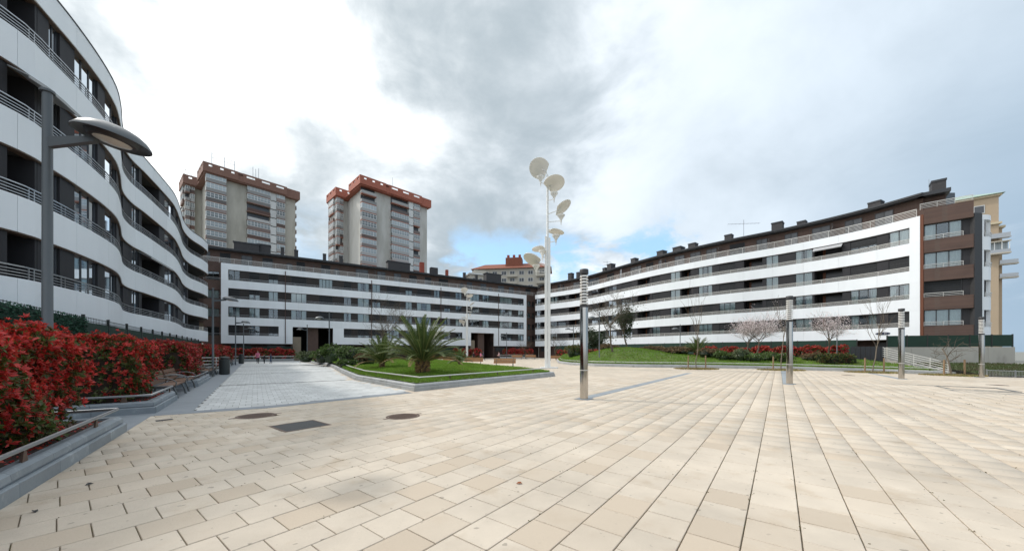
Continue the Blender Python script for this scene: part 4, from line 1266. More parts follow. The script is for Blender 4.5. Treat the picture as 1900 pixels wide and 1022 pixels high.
h = thing('apartment_block', 'beige apartment block with red tile roof behind the white mast', 'building', (-9.0, 150, 0), R(-8), None, True)
MB().box(-8, 25, 0, 12, 0, 37.0).build('wall', 'cream_wall', h)
rr = MB().raw([(-8.8, -1, 37.01), (25.8, -1, 37.01), (25.8, 13, 37.01), (-8.8, 13, 37.01), (-4, 6, 40.4), (21, 6, 40.4)], [(0, 1, 5, 4), (1, 2, 5), (2, 3, 4, 5), (3, 0, 4), (3, 2, 1, 0)]).build('roof', 'roof_tile', h)
MB().box(6, 13, 2, 7, 38.2, 42.2).build('roof_room', 'roof_tile', rr)
for x in (7, 9.5, 12): MB().box(x - 0.5, x + 0.5, 3, 4, 42.21, 43.6).build('chimney', 'red_house', rr)
wtm = MB().box(-1.1, 1.1, -0.06, 0.02, 0, 1.7).mesh('window', 'window_white'); ptm = MB().box(-0.95, -0.06, -0.09, -0.061, 0.12, 1.58).box(0.06, 0.95, -0.09, -0.061, 0.12, 1.58).mesh('pane', 'far_dark')
btm = MB().box(-2.2, 2.2, -1.2, -0.002, 0, 0.25).box(-2.2, 2.2, -1.2, -1.12, 0.251, 1.1).mesh('balcony', 'cream_wall')
for f in range(7):
    for i, x in enumerate((-5.8, -2.2, 1.6, 5.6, 9.2, 13.2, 17.0, 21.8)):
        o = link_mesh('window', wtm, h, (x, 0, 34.2 - f * 3.0)); link_mesh('pane', ptm, o)
        if i in (4, 7): link_mesh('balcony', btm, h, (x, 0, 33.2 - f * 3.0))

# orange tower past the right end
h = thing('tower_block', 'orange rendered tower with pale green hipped roof behind the right building', 'tower', (111.0, 85.0, 0), R(-40), None, True)
MB().box(-5.6, 4.6, 0, 11, 0, 38.2).build('wall', 'orange_wall', h)
MB().box(2.0, 5.6, 2.0, 10, 0, 31.0).build('wall', 'orange_wall', h)
for z in (38.21, 31.6): MB().box(-6.0, 5.0, -0.4, 11.4, z, z + 0.45).build('cornice', 'trim_cream', h)
MB().box(2.0, 6.0, 1.6, 10.4, 31.01, 31.5).build('cornice', 'trim_cream', h)
MB().raw([(-6.4, -0.8, 38.67), (5.4, -0.8, 38.67), (5.4, 11.8, 38.67), (-6.4, 11.8, 38.67), (-4.2, 5, 41.4), (-3.2, 6, 41.4)], [(0, 1, 4), (1, 5, 4), (1, 2, 5), (2, 3, 5), (3, 4, 5), (3, 0, 4), (3, 2, 1, 0)]).build('roof', 'copper_roof', h)
for z in (24.3,):
    o = MB().box(1.4, 6.0, -1.5, -0.002, z, z + 0.3).build('balcony', 'cream_wall', h)
    MB().box(1.5, 5.9, -1.45, -1.40, z + 0.301, z + 1.0).build('balustrade', 'rail', o)
    for k in range(5): MB().box(1.5 + k * 1.05, 1.6 + k * 1.05, -1.4, -1.3, z + 1.001, z + 2.8).build('glazing_bar', 'window_white', o)
    MB().box(1.6, 5.8, -0.3, -0.1, z + 0.302, z + 2.8).build('pane', 'far_glass', o)
    MB().box(1.4, 6.0, -1.5, -0.101, z + 2.801, z + 3.0).build('canopy', 'cream_wall', o)
o = MB().box(1.4, 6.0, -1.5, -0.002, 28.0, 28.2).build('balcony', 'rail', h); MB().box(1.5, 5.9, -1.45, -1.4, 28.21, 29.1).build('balustrade', 'rail', o)
for z in (22.0, 18.8):
    o = MB().box(4.8, 7.6, 0.6, 2.0, z, z + 0.25).build('balcony', 'cream_wall', h); MB().box(4.9, 7.5, 0.55, 0.6, z + 0.251, z + 1.1).build('balustrade', 'rail', o)
for x in (-2.2, 0.9):
    o = MB().box(x, x + 1.7, -0.06, 0.02, 34.6, 36.6).build('window', 'window_white', h); MB().box(x + 0.15, x + 1.55, -0.09, -0.061, 34.8, 36.4).build('pane', 'far_dark', o)
MB().tube([(-5.2, 5, 38.6), (-5.2, 5, 47)], 0.06, 5).build('aerial', 'rail', h)

# ------------------------------------------------------------------ hedges
ROS_V, ROS_F = rosette_tmpl(8, 18, 68, 1.0, 0.17, 3)


def hedge(label, boxes, z0, z1, n_red, n_green, size, seed, group='red photinia hedges', far=False, name='photinia_hedge', mats=None, lump=0.13):
    """boxes: (corner xy, unit direction, length, unit depth direction, depth)"""
    nr = np.random.default_rng(seed); rg = random.Random(seed)
    base = boxes[0][0]
    t = thing(name, label, 'hedge', (base[0], base[1], 0), 0, group)
    area = [b[2] * b[4] + (b[2] + b[4]) * (z1 - z0) for b in boxes]; tot = sum(area)
    def pts(n, shell_lo, shell_hi):
        out = []; nrm = []
        for b, a in zip(boxes, area):
            m = max(1, int(n * a / tot)); o = np.array(b[0]); D = np.array(b[1]); N = np.array(b[3])
            ft = b[2] * b[4]; fs = b[2] * (z1 - z0); fe = b[4] * (z1 - z0)
            face = nr.choice(4, m, p=np.array([ft, fs, fe / 2, fe / 2]) / (ft + fs + fe))
            r1, r2 = nr.random(m), nr.random(m); dep = nr.uniform(shell_lo, shell_hi, m)
            s = r1 * b[2]; w = r2 * b[4]; z = z0 + r2 * (z1 - z0)
            zt = z1 + lump * np.sin(s * 2.3 + seed) + lump * 0.8 * np.sin(s * 5.1 + w * 3)
            S = np.where(face == 2, dep, np.where(face == 3, b[2] - dep, s))
            W = np.where(face == 0, w, np.where(face == 1, dep + lump * np.sin(s * 3.1 + z * 4), r1 * b[4]))
            Z = np.where(face == 0, zt - dep, z)
            P = o[None] + D[None] * S[:, None] + N[None] * W[:, None]
            out.append(np.column_stack([P, Z]))
            nn = np.zeros((m, 3)); nn[face == 0] = (0, 0, 1)
            nn[face == 1] = (-N[0], -N[1], 0.55); nn[face == 2] = (-D[0], -D[1], 0.55); nn[face == 3] = (D[0], D[1], 0.55)
            nrm.append(nn)
        P = np.vstack(out); Nn = np.vstack(nrm) + nr.normal(0, 0.38, (len(P), 3))
        return P, Nn
    tv, tf = (ROS_V, ROS_F) if not far else rosette_tmpl(5, 25, 80, 1.0, 0.27, 4)
    P, Nn = pts(n_red, -0.06, 0.10)
    lift = nr.random(len(P)) < 0.18; P[lift] += (Nn / np.linalg.norm(Nn, axis=1, keepdims=True))[lift] * nr.uniform(0.03, 0.17, (int(lift.sum()), 1))
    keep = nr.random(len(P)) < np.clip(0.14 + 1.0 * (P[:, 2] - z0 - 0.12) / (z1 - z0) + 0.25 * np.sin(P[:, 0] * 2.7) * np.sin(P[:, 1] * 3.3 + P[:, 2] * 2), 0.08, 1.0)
    P, Nn = P[keep], Nn[keep]
    m1, m2 = mats if mats else (('leaf_red_far' if far else 'leaf_red'), 'leaf_olive')
    off = wl(t)
    link_mesh('red_foliage' if not mats else 'outer_foliage', scatter('red_foliage', tv, tf, P, frames(Nn, nr), size * nr.uniform(0.7, 1.3, len(P)), m1, None, off), t)
    P, Nn = pts(n_green, -0.05, 0.26)
    link_mesh('green_foliage' if not mats else 'inner_foliage', scatter('green_foliage', tv, tf, P, frames(Nn, nr), size * nr.uniform(0.8, 1.35, len(P)), m2, None, off), t)
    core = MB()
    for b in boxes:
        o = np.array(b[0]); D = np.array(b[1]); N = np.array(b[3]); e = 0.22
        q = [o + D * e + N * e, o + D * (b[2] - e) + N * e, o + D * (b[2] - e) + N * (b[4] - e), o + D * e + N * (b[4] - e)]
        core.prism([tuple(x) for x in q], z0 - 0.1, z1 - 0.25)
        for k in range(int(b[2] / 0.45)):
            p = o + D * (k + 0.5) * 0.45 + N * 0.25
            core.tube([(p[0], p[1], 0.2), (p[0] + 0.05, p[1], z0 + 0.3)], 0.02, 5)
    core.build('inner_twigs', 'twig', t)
    return t


def swbox(s0, s1, w0, w1): return (sw(s0, w0), PD, s1 - s0, PN, w1 - w0)


hedge('large red leaved hedge in the lower left corner, nearest the camera', [swbox(-3.0, 3.3, 0.40, 2.9)], 0.30, 1.74, 10500, 8000, 0.082, 1)
hedge('red and green hedge beside the first brown bench pair', [swbox(7.1, 9.35, 0.5, 2.9), swbox(9.36, 15.3, 1.5, 2.9)], 0.32, 1.76, 8500, 7000, 0.092, 2)
hedge('red hedge between the two nearest pairs of benches on the left', [swbox(15.5, 20.0, 0.5, 2.9), swbox(20.31, 25.6, 1.5, 2.9)], 0.32, 1.78, 6500, 3500, 0.12, 3, far=True)
hedge('red hedge behind the nearer litter bin on the left', [swbox(26.2, 31.0, 0.45, 2.9), swbox(31.01, 36.2, 1.5, 2.9)], 0.32, 1.8, 4200, 2000, 0.16, 4, far=True)
hedge('red hedge along the far half of the left path', [swbox(36.6, 41.6, 0.45, 2.9), swbox(41.61, 46.8, 1.5, 2.9)], 0.32, 1.82, 3200, 1500, 0.19, 5, far=True)
hedge('red hedge ending the left row near the far litter bin', [swbox(47.2, 51.3, 0.45, 2.9), swbox(51.31, 56.0, 1.5, 2.9)], 0.32, 1.85, 1600, 700, 0.25, 6, far=True)


def path_box(path, u0, u1, d, depth):
    p0 = np.array(path.at(u0, d)); p1 = np.array(path.at(u1, d)); D = (p1 - p0); L = np.linalg.norm(D); D /= L
    return (tuple(p0), D, L, np.array([-D[1], D[0]]), depth)


hedge('low red hedge under the left end of the far building', [path_box(C_PATH, cu(432, 3), cu(545, 3), 3.0, 1.3)], 0.4, 1.75, 1300, 500, 0.30, 7, far=True)
hedge('low red hedge left of the right hand passage of the far building', [path_box(C_PATH, cu(846, 3), cu(893, 3), 3.0, 1.2)], 0.4, 1.9, 700, 250, 0.34, 8, far=True)
hedge('low red hedge in the far corner where the two buildings meet', [path_box(C_PATH, cu(938, 3), cu(988, 3), 3.0, 1.2)], 0.4, 1.9, 800, 250, 0.36, 9, far=True)
hb = [path_box(R_PATH, a, a + 5.6, 4.6, 1.4) for a in np.arange(ru(1290, 4.6), ru(1585, 4.6) - 5.6, 5.7)]
hedge('long low red hedge before the right building behind the cherry trees', hb, 1.0, 1.95, 2600, 900, 0.24, 10, far=True, lump=0.14)
hb = [path_box(R_PATH, a, a + 6, 4.4, 1.2) for a in np.arange(ru(1030, 4.4), ru(1200, 4.4) - 6, 6.1)]
hedge('red brown hedge at the foot of the right building behind the mound', hb, 0.5, 1.7, 1100, 500, 0.34, 12, far=True)

nr = np.random.default_rng(91); n = 520
S = nr.uniform(-2.5, 9.7, n); W = 0.24 + np.abs(nr.normal(0, 0.25, n)) - 0.12 * (nr.random(n) < 0.06)
P = PO[None] + PD[None] * S[:, None] + PN[None] * W[:, None]; ok = (S < 4.1) | (S > 7.0)
Zf = np.where(W > 0.2, 0.278, 0.318); P = np.column_stack([P, Zf])[ok]; lv, lf = leaf_tmpl(1.0, 0.3)
o = link_mesh('leaf_litter', scatter('leaf_litter', lv, lf, P, frames(np.column_stack([nr.normal(size=len(P)), nr.normal(size=len(P)), nr.normal(0, 0.15, len(P))]), nr), nr.uniform(0.03, 0.07, len(P)), 'leaf_red'))
tag(o, 'fallen red leaves lying along the two nearest planters', 'leaf litter', kind='stuff')

# ------------------------------------------------------------------ fences and walls
f = thing('fence', 'green screened fence on dark posts behind the left red hedges', 'fence', (*sw(16, 3.6), 0))
LF_V, LF_F = leaf_tmpl(1.0, 0.3)
nr = np.random.default_rng(77)
for k in range(18):
    s0 = 1.0 + k * 3.0; s1 = s0 + 3.0
    x, y = sw(s0, 3.6); MB().obox((x, y, 1.55), (0.09, 0.09, 3.1), ANG_P).build('post', 'fence_post', f)
    q = [sw(s0 + 0.08, 3.57), sw(s1 - 0.08, 3.57), sw(s1 - 0.08, 3.63), sw(s0 + 0.08, 3.63)]
    if s0 < 15.5:
        pn = MB().prism(q, 0.4, 2.92).build('leaf_screen', 'fence_green', f)
        n = 2600
        S = nr.uniform(s0 + 0.05, s1 - 0.05, n); Zz = nr.uniform(0.9, 2.97, n)
        row = np.abs(((Zz * 4.2) % 1.0) - 0.5) * 0.10; W = 3.56 - row - nr.uniform(0, 0.05, n)
        P = PO[None] + PD[None] * S[:, None] + PN[None] * W[:, None]
        D = np.column_stack([-PN[0] + nr.normal(0, .6, n), -PN[1] + nr.normal(0, .6, n), nr.normal(-0.2, .6, n)])
        me = scatter('screen_leaves', LF_V, LF_F, np.column_stack([P, Zz]), frames(D, nr), nr.uniform(0.05, 0.10, n), 'fence_leaf', None, wl(f))
        link_mesh('screen_leaves', me, pn); pn.children
    else:
        MB().prism(q, 0.3, 2.80).build('mesh_screen', 'fence_green', f)
    wv = MB()
    for z in (2.72, 2.86, 3.0):
        a = sw(s0 + 0.05, 3.6); b = sw(s1 - 0.05, 3.6); wv.tube([(*a, z), (*b, z)], 0.012, 4)
    for j in range(1, 16):
        a = sw(s0 + 3.0 * j / 16, 3.6); wv.tube([(*a, 2.4), (*a, 3.03)], 0.008, 4)
    wv.build('wire_top', 'fence_post', f)


def path_fence(label, path, us, d, z0, z1, step=3.0):
    f = thing('fence', label, 'fence', (*path.at(us[0], d), 0))
    n = max(1, round((us[1] - us[0]) / step))
    for k in range(n + 1):
        u = us[0] + (us[1] - us[0]) * k / n; x, y = path.at(u, d)
        MB().obox((x, y, (0.2 + z1 + 0.05) / 2), (0.08, 0.08, z1 - 0.15), path.ang(u)).build('post', 'fence_post', f)
        if k < n:
            u2 = us[0] + (us[1] - us[0]) * (k + 1) / n
            strip(MB(), path, u + 0.05, u2 - 0.05, d + 0.02, d - 0.02, z0, z1).build('mesh_screen', 'fence_green', f)
    return f


path_fence('dark green mesh fence under the left end of the far building', C_PATH, (cu(412, 1.2), cu(543, 1.2)), 1.2, 1.2, 2.35)
path_fence('dark green mesh fence under the middle of the far building', C_PATH, (cu(620, 1.2), cu(872, 1.2)), 1.2, 1.2, 2.35)
path_fence('green mesh fence along the foot of the curved right building', R_PATH, (ru(1030, 1.2), ru(1590, 1.2)), 1.2, 1.2, 2.95)

for lab, us, pth in (('pale stone wall under the hedge at the far left building corner', (cu(430, 3.4), cu(546, 3.4)), C_PATH), ('pale stone wall at the far corner below the red hedge', (cu(928, 3.4), cu(990, 3.4)), C_PATH)):
    w = thing('low_wall', lab, 'wall', (*pth.at(us[0], 3.2), 0))
    n = int((us[1] - us[0]) / 1.6)
    for k in range(n):
        u = us[0] + (us[1] - us[0]) * k / n
        strip(MB(), pth, u, u + (us[1] - us[0]) / n - 0.01, 3.4, 3.15, 0, 0.42).build('wall_block', 'kerb_pale', w)
    railing(w, pth, us[0], us[1], 0.42, 3.3, [0.3, 0.42], 3.0, 0.02, 'rail_pale', 0.03)

WL0, WL1 = (37.7, 35.0), (46.9, 32.5)
RW = Path([WL0, WL1])
w = thing('retaining_wall', 'streaked concrete retaining wall at the right edge', 'wall', (WL0[0], WL0[1], 0))
n = 5
for k in range(n): strip(MB(), RW, RW.L * k / n + 0.008, RW.L * (k + 1) / n - 0.008, 0, -0.3, -0.6, 2.02).build('wall_panel', 'concrete', w)
f = thing('fence', 'green screened fence standing on the concrete wall at the right', 'fence', (WL0[0], WL0[1], 2.0))
n = 6
for k in range(n + 1):
    u = min(RW.L - 0.06, RW.L * k / n + 0.05); x, y = RW.at(u, -0.15); MB().obox((x, y, 2.62), (0.08, 0.08, 1.2), RW.ang(u)).build('post', 'fence_post', f)
    if k < n: strip(MB(), RW, RW.L * k / n + 0.1, RW.L * (k + 1) / n - 0.02, -0.12, -0.16, 2.06, 3.16).build('mesh_screen', 'fence_green', f)
# dark gate beside the wall
g = thing('gate', 'dark grey metal gate left of the concrete wall', 'gate', (36.4, 35.6, 0))
GP = Path([(35.0, 36.05), (37.65, 35.1)])
for k in range(7): strip(MB(), GP, k * 0.40 + 0.02, min(k * 0.40 + 0.39, GP.L), 0, -0.04, 0.5, 2.1, 99).build('board', 'frame', g)
strip(MB(), GP, 0, GP.L, -0.045, -0.09, 0.6, 0.7, 99).build('frame', 'dark_cap', g)

# stairs with tube railing
st = thing('stairs', 'concrete stairs running up beside the concrete wall', 'stairs', (36.3, 28.6, 0))
SP = Path([(36.55, 28.1), (37.2, 34.2)])
for k in range(9):
    u = 0.3 + k * 0.62; strip(MB(), SP, u, 5.9, 0.25 + 0.002 * k, -0.85, -0.4 + 0.14 * k, -0.4 + 0.14 * (k + 1), 99).build('step', 'concrete', st)
rl = thing('handrail', 'silver five bar handrail sloping up the stairs at the right', 'handrail', (35.6, 28.2, 0))
for i in range(5):
    h = 0.25 + 0.2 * i
    a0 = SP.at(0.2, -0.95); a1 = SP.at(5.9, -0.95)
    MB().tube([(*a0, -0.3 + h * 0.9), (*a1, 0.92 + h)], 0.026, 7).build('bar', 'rail_pale', rl, smooth=True)
for k in range(5):
    u = 0.3 + k * 1.35; a = SP.at(u, -0.95); zz = -0.3 + (u - 0.2) / 5.7 * 1.22
    MB().tube([(*a, zz - 0.15), (*a, zz + 1.05)], 0.028, 7).build('post', 'rail_pale', rl, smooth=True)
BF = Path([(36.2, 26.6), (48.5, 26.0)])
f = thing('bar_fence', 'low grey bar fence at the right edge of the square', 'fence', (36.2, 26.6, 0))
for k in range(7):
    u = BF.L * k / 6; x, y = BF.at(u); MB().obox((x, y, drop(x) + 0.2), (0.06, 0.06, 0.75), BF.ang(u)).build('post', 'rail', f)
    if k < 6:
        p = MB(); u2 = BF.L * (k + 1) / 6
        for j in range(1, 20):
            uu = u + (u2 - u) * j / 20; xx, yy = BF.at(uu); p.box(xx - 0.008, xx + 0.008, yy - 0.008, yy + 0.008, drop(xx) - 0.05, drop(xx) + 0.46)
        xm = BF.at((u + u2) / 2)[0]
        tag(p.build('vertical_bars', 'rail', f), kind='stuff')
        a = BF.at(u + 0.05); b = BF.at(u2 - 0.05)
        MB().tube([(*a, drop(a[0]) + 0.5), (*b, drop(b[0]) + 0.5)], 0.025, 6).build('top_rail', 'rail', f)

# ------------------------------------------------------------------ street lamps
def make_lamp():
    t = thing('street_lamp', '', 'street lamp', local=True)
    H = 5.77
    MB().lathe([(0.07, 0), (0.07, 0.35), (0.062, 0.36), (0.056, H - 0.04)], 16).build('pole', 'lamp_grey', t, smooth=True)
    MB().lathe([(0.082, H - 0.04), (0.086, H - 0.02), (0.082, H), (0.02, H + 0.015)], 16).build('pole_cap', 'lamp_grey', t, smooth=True)
    a = MB(); zc = 4.98
    a.hexa([(0.04, -0.035, zc - 0.13), (0.74, -0.04, zc - 0.01), (0.74, 0.04, zc - 0.01), (0.04, 0.035, zc - 0.13), (0.04, -0.035, zc + 0.04), (0.74, -0.04, zc + 0.07), (0.74, 0.04, zc + 0.07), (0.04, 0.035, zc + 0.04)])
    a.build('arm', 'lamp_grey', t)
    Rm = Matrix.Rotation(R(9), 3, 'Y'); c = (0.98, 0, 5.03)
    prof = [(q * 0.72, w * 0.8) for q, w in [(0.0, 0.25), (0.15, 0.245), (0.30, 0.22), (0.44, 0.165), (0.55, 0.09), (0.625, 0.0), (0.63, -0.03), (0.60, -0.03), (0.57, 0.0), (0.44, 0.02)]]
    h = MB().lathe(prof, 32, c, Rm, cap=False).build('lamp_head', 'lamp_grey', t, smooth=True)
    MB().lathe([(0.316, 0.016), (0.27, -0.042), (0.22, -0.046)], 28, c, Rm, cap=False).build('bezel', 'dark_cap', h, smooth=True)
    MB().lathe([(0.22, -0.047), (0.12, -0.075), (0.01, -0.085)], 24, c, Rm, cap=True).build('lens', 'lamp_lens', h, smooth=True)
    return t


def place(t, loc, rz, label, scale=1.0, group=None):
    t.location = loc; t.rotation_euler = (0, 0, rz); t.scale = (scale,) * 3
    t['label'] = label
    if group: t['group'] = group
    return t


lamp = make_lamp(); ra = math.atan2(-PN[1], -PN[0])
LAMPS = [((px_at(88, 5.6), 5.6, 0.0), R(4), 'tall grey mushroom lamp towering over the nearest red hedge', 1.0),
         ((px_at(395, 23.6), 23.6, 0.1), R(20), 'grey lamp rising from the red hedge before the wavy building end', 1.0),
         ((px_at(437, 41), 41, 0.0), R(25), 'grey lamp above the far red hedge, third along the left path', 1.0),
         ((px_at(452, 53.5), 53.5, 0.1), R(25), 'smallest grey lamp at the far end of the left red hedges', 1.0),
         ((px_at(611, 37.6), 37.6, 0.1), R(195), 'grey lamp over the left side of the palm lawn, arm pointing left', 1.0),
         ((px_at(570, 54.5), 54.5, 0.0), R(200), 'small grey lamp before the left hand passage', 1.0),
         ((px_at(1112, 40.3), 40.3, 0.4), R(190), 'grey lamp on the grassy mound beside the bare tree', 1.0),
         ((px_at(1064, 57), 57, 0.2), R(185), 'grey lamp between the white mast and the mound, before right building', 1.0),
         ((px_at(940, 77), 77, 0.0), R(190), 'small far lamp before the corner of the two buildings', 1.0),
         ((px_at(1262, 50), 50, 0.4), R(190), 'slim grey lamp at the foot of the right building, left of the palm', 0.88),
         ((px_at(1553, 38.5), 38.5, 0.5), R(190), 'slim grey lamp behind the right hand cherry tree', 0.86)]
for i, (loc, rz, lab, sc) in enumerate(LAMPS):
    place(lamp if i == 0 else copy_tree(lamp), loc, rz, lab, sc, 'grey mushroom street lamps')

# ------------------------------------------------------------------ steel column lights
def make_column():
    t = thing('column_light', '', 'column light', local=True)
    r = 0.135
    MB().lathe([(r, 0), (r, 0.95)], 24).build('lower_tube', 'steel', t, smooth=True)
    MB().lathe([(r + 0.006, 0.951), (r + 0.006, 0.975)], 24).build('joint_ring', 'rail_pale', t, smooth=True)
    MB().lathe([(r, 0.976), (r, 3.04)], 24).build('upper_tube', 'steel', t, smooth=True)
    MB().lathe([(r + 0.004, 3.041), (r + 0.004, 3.13)], 24).build('collar', 'dark_cap', t, smooth=True)
    core = MB().lathe([(0.075, 3.131), (0.075, 4.14)], 16).build('lamp_core', 'louvre_core', t, smooth=True)
    for k in range(10):
        z = 3.14 + k * 0.1
        MB().lathe([(0.078, z + 0.045), (r - 0.005, z + 0.012), (r, z + 0.012), (r, z + 0.058), (r - 0.012, z + 0.064), (0.078, z + 0.066)], 24, cap=False).build('louvre', 'louvre', core, smooth=True)
    MB().lathe([(r + 0.01, 4.145), (r + 0.012, 4.16), (r + 0.012, 4.29), (r, 4.31), (0.02, 4.315)], 24).build('cap', 'dark_cap', t, smooth=True)
    MB().box(-0.24, 0.24, -0.24, 0.24, 0.002, 0.012).build('base_plate', 'band_stone', t)
    return t


col = make_column()
clab = ['nearest steel column light with ribbed head, just right of the white mast', 'steel column light with ribbed head before the red hedge and cherry trees',
        'steel column light with ribbed head before the white building end', 'farthest steel column light with ribbed head at the right edge']
for i, (x, y) in enumerate(BOLLARDS):
    place(col if i == 0 else copy_tree(col), (x, y, drop(x)), math.atan2(AX[1], AX[0]), clab[i], 1.0, 'steel column lights in a row')

# ------------------------------------------------------------------ white light masts with discs
def make_mast():
    t = thing('light_mast', '', 'light mast', local=True)
    MB().box(-0.26, -0.02, -0.14, 0.14, 0.0, 12.45).build('column', 'mast_white', t); MB().box(0.02, 0.26, -0.14, 0.14, 0.0, 12.3).build('column', 'mast_white', t)
    for z in (0.3, 1.6, 4, 7, 10, 12): MB().box(-0.019, 0.019, -0.1, 0.1, z, z + 0.2).build('spacer', 'mast_white', t)
    MB().lathe([(0.11, 12.3), (0.10, 18.2)], 12).build('upper_tube', 'mast_white', t, smooth=True)
    MB().box(-0.7, 0.95, -0.45, 0.45, 0.0, 0.12).build('base', 'mast_white', t)
    discs = [((-0.78, -0.25, 18.75), (-0.22, -0.62, -0.72), 0.98), ((0.55, -0.45, 17.25), (0.10, -0.38, -0.92), 1.0), ((1.42, 0.0, 15.2), (0.52, -0.25, -0.82), 0.92),
             ((0.80, 0.5, 13.1), (-0.22, 0.02, -1.0), 0.85), ((-0.75, 0.4, 11.4), (0.05, -0.12, -1.0), 0.72), ((-1.42, -0.2, 10.2), (-0.42, -0.28, -0.85), 0.95)]
    for c, nrm, r in discs:
        c = Vector(c); nv = Vector(nrm).normalized(); q = nv.to_track_quat('Z', 'Y').to_matrix()
        # round plate, cut straight on the side facing the mast, with a turned rim
        toward = Vector((-c.x, -c.y, 0)); toward = (toward - nv * toward.dot(nv)).normalized(); side = nv.cross(toward)
        a0 = math.acos(0.74); n = 34; out = [(r * math.cos(a0 + (2 * math.pi - 2 * a0) * k / n), r * math.sin(a0 + (2 * math.pi - 2 * a0) * k / n)) for k in range(n + 1)]
        K = len(out); mb = MB(); rings = [(0.95, 0.03), (1.0, 0.02), (1.0, -0.015), (0.94, -0.005)]
        vs = [c + toward * (x * q) + side * (y * q) + nv * hh for q, hh in rings for x, y in out] + [c + nv * 0.0, c - nv * 0.04]
        fs = [(a * K + k, a * K + (k + 1) % K, (a + 1) * K + (k + 1) % K, (a + 1) * K + k) for a in range(3) for k in range(K)]
        fs += [(4 * K, (k + 1) % K, k) for k in range(K)] + [(4 * K + 1, 3 * K + k, 3 * K + (k + 1) % K) for k in range(K)]
        mb.raw(vs, fs)
        o = mb.build('disc', 'disc_cream', t, smooth=True)
        e = c + toward * 0.66 * r
        MB().tube([tuple(c + toward * 0.3 * r + nv * 0.04), tuple(e + nv * 0.03), (0.0, 0.0, e.z - 0.35)], 0.04, 7).build('bracket', 'mast_white', o, smooth=True)
    cones = [(-0.68, -0.3, 17.5), (0.58, -0.35, 15.95), (1.25, -0.2, 13.95), (0.75, -0.35, 12.0), (-0.5, -0.35, 10.55), (-1.1, -0.3, 9.2)]
    for x, y, z in cones:
        o = MB().lathe([(0.30, 0.30), (0.37, 0.42), (0.37, 0.46), (0.345, 0.46), (0.33, 0.40), (0.10, 0.0), (0.085, -0.02), (0.085, -0.16), (0.05, -0.2), (0.03, -0.42), (0.012, -0.5)][::-1], 20, (x, y, z), None, True).build('floodlight', 'cone_white', t, smooth=True)
        MB().lathe([(0.01, 0.435), (0.345, 0.435)], 20, (x, y, z)).build('lens', 'lamp_lens', o)
        MB().tube([(x, y, z - 0.1), (0, 0, z - 0.12)], 0.035, 7).build('bracket', 'mast_white', o)
    return t


mast = make_mast()
place(mast, (px_at(1016, 33), 33, 0.0), 0, 'tall white mast with round discs and cone floodlights right of the palm lawn')
place(copy_tree(mast), (px_at(866.5, 71), 71, 0.0), R(25), 'smaller white disc mast further back before the far building', 0.745)
for o in (mast,): o['group'] = 'white disc light masts'

# ------------------------------------------------------------------ benches, bins, tube rack
def make_bench(wood):
    t = thing('bench', '', 'bench', local=True)
    for k in range(4):
        y = -0.26 + k * 0.135; MB().obox((0, y + 0.06, 0.44 - 0.008 * k), (2.2, 0.118, 0.04), 0, R(-3)).build('seat_slat', wood, t)
    for k in range(3):
        z = 0.53 + k * 0.145; MB().obox((0, 0.315 + 0.042 * k, z), (2.2, 0.04, 0.128), 0, R(-16)).build('back_slat', wood, t)
    for x in (-0.85, 0.85):
        MB().tube([(x, -0.30, 0.0), (x, -0.27, 0.18), (x, -0.20, 0.36), (x, -0.12, 0.40)], [0.035, 0.03, 0.03, 0.035], 7).build('leg', 'bench_steel', t, smooth=True)
        MB().tube([(x, 0.36, 0.0), (x, 0.27, 0.25), (x, 0.22, 0.40)], [0.035, 0.03, 0.035], 7).build('leg', 'bench_steel', t, smooth=True)
        MB().tube([(x, -0.22, 0.395), (x, 0.24, 0.375), (x, 0.33, 0.52), (x, 0.44, 0.86)], 0.022, 6).build('support', 'bench_steel', t, smooth=True)
    for x in (-1.06, 1.06):
        MB().tube([(x, 0.36, 0.66), (x, 0.20, 0.70), (x, 0.0, 0.70), (x, -0.2, 0.645), (x, -0.30, 0.55), (x, -0.27, 0.42)], 0.018, 7).build('armrest', 'bench_steel', t, smooth=True)
    return t


bench = make_bench('wood'); rzb = math.atan2(PN[1], PN[0]) - math.pi / 2
nth = ['nearest', 'second', 'third', 'fourth', 'fifth', 'sixth', 'seventh', 'eighth']
k = 0
for (a, b, c) in BAYS[:4]:
    for s in (b + 1.35, b + 3.85):
        x, y = sw(s, 0.36)
        place(bench if k == 0 else copy_tree(bench), (x, y, 0.0), rzb, '%s brown slatted bench from the camera along the left hedge' % nth[k], 1.0, 'benches along the left hedge'); k += 1
wb_ = make_bench('wood_warm')
for i, (x, y, rz, lab) in enumerate([(-0.75, 35.2, 186, 'warm brown bench seen from behind, nearest the white mast'), (-4.55, 41.2, 188, 'warm brown bench seen from behind, between yucca and the mast bench'),
                                     (-8.3, 47.5, 195, 'warm brown bench seen from behind just right of the big palm'), (-12.0, 54.5, 205, 'warm brown bench half hidden behind the big palm'),
                                     (px_at(960, 70), 70, 12, 'far pale brown bench before the corner hedge, left one'), (px_at(985, 72), 72, 8, 'far pale brown bench before the corner hedge, right one'),
                                     (px_at(1030, 60), 60, 8, 'far brown bench just right of the white mast foot')]):
    place(wb_ if i == 0 else copy_tree(wb_), (x, y, 0), R(rz), lab, 1.0, 'benches round the far lawn')


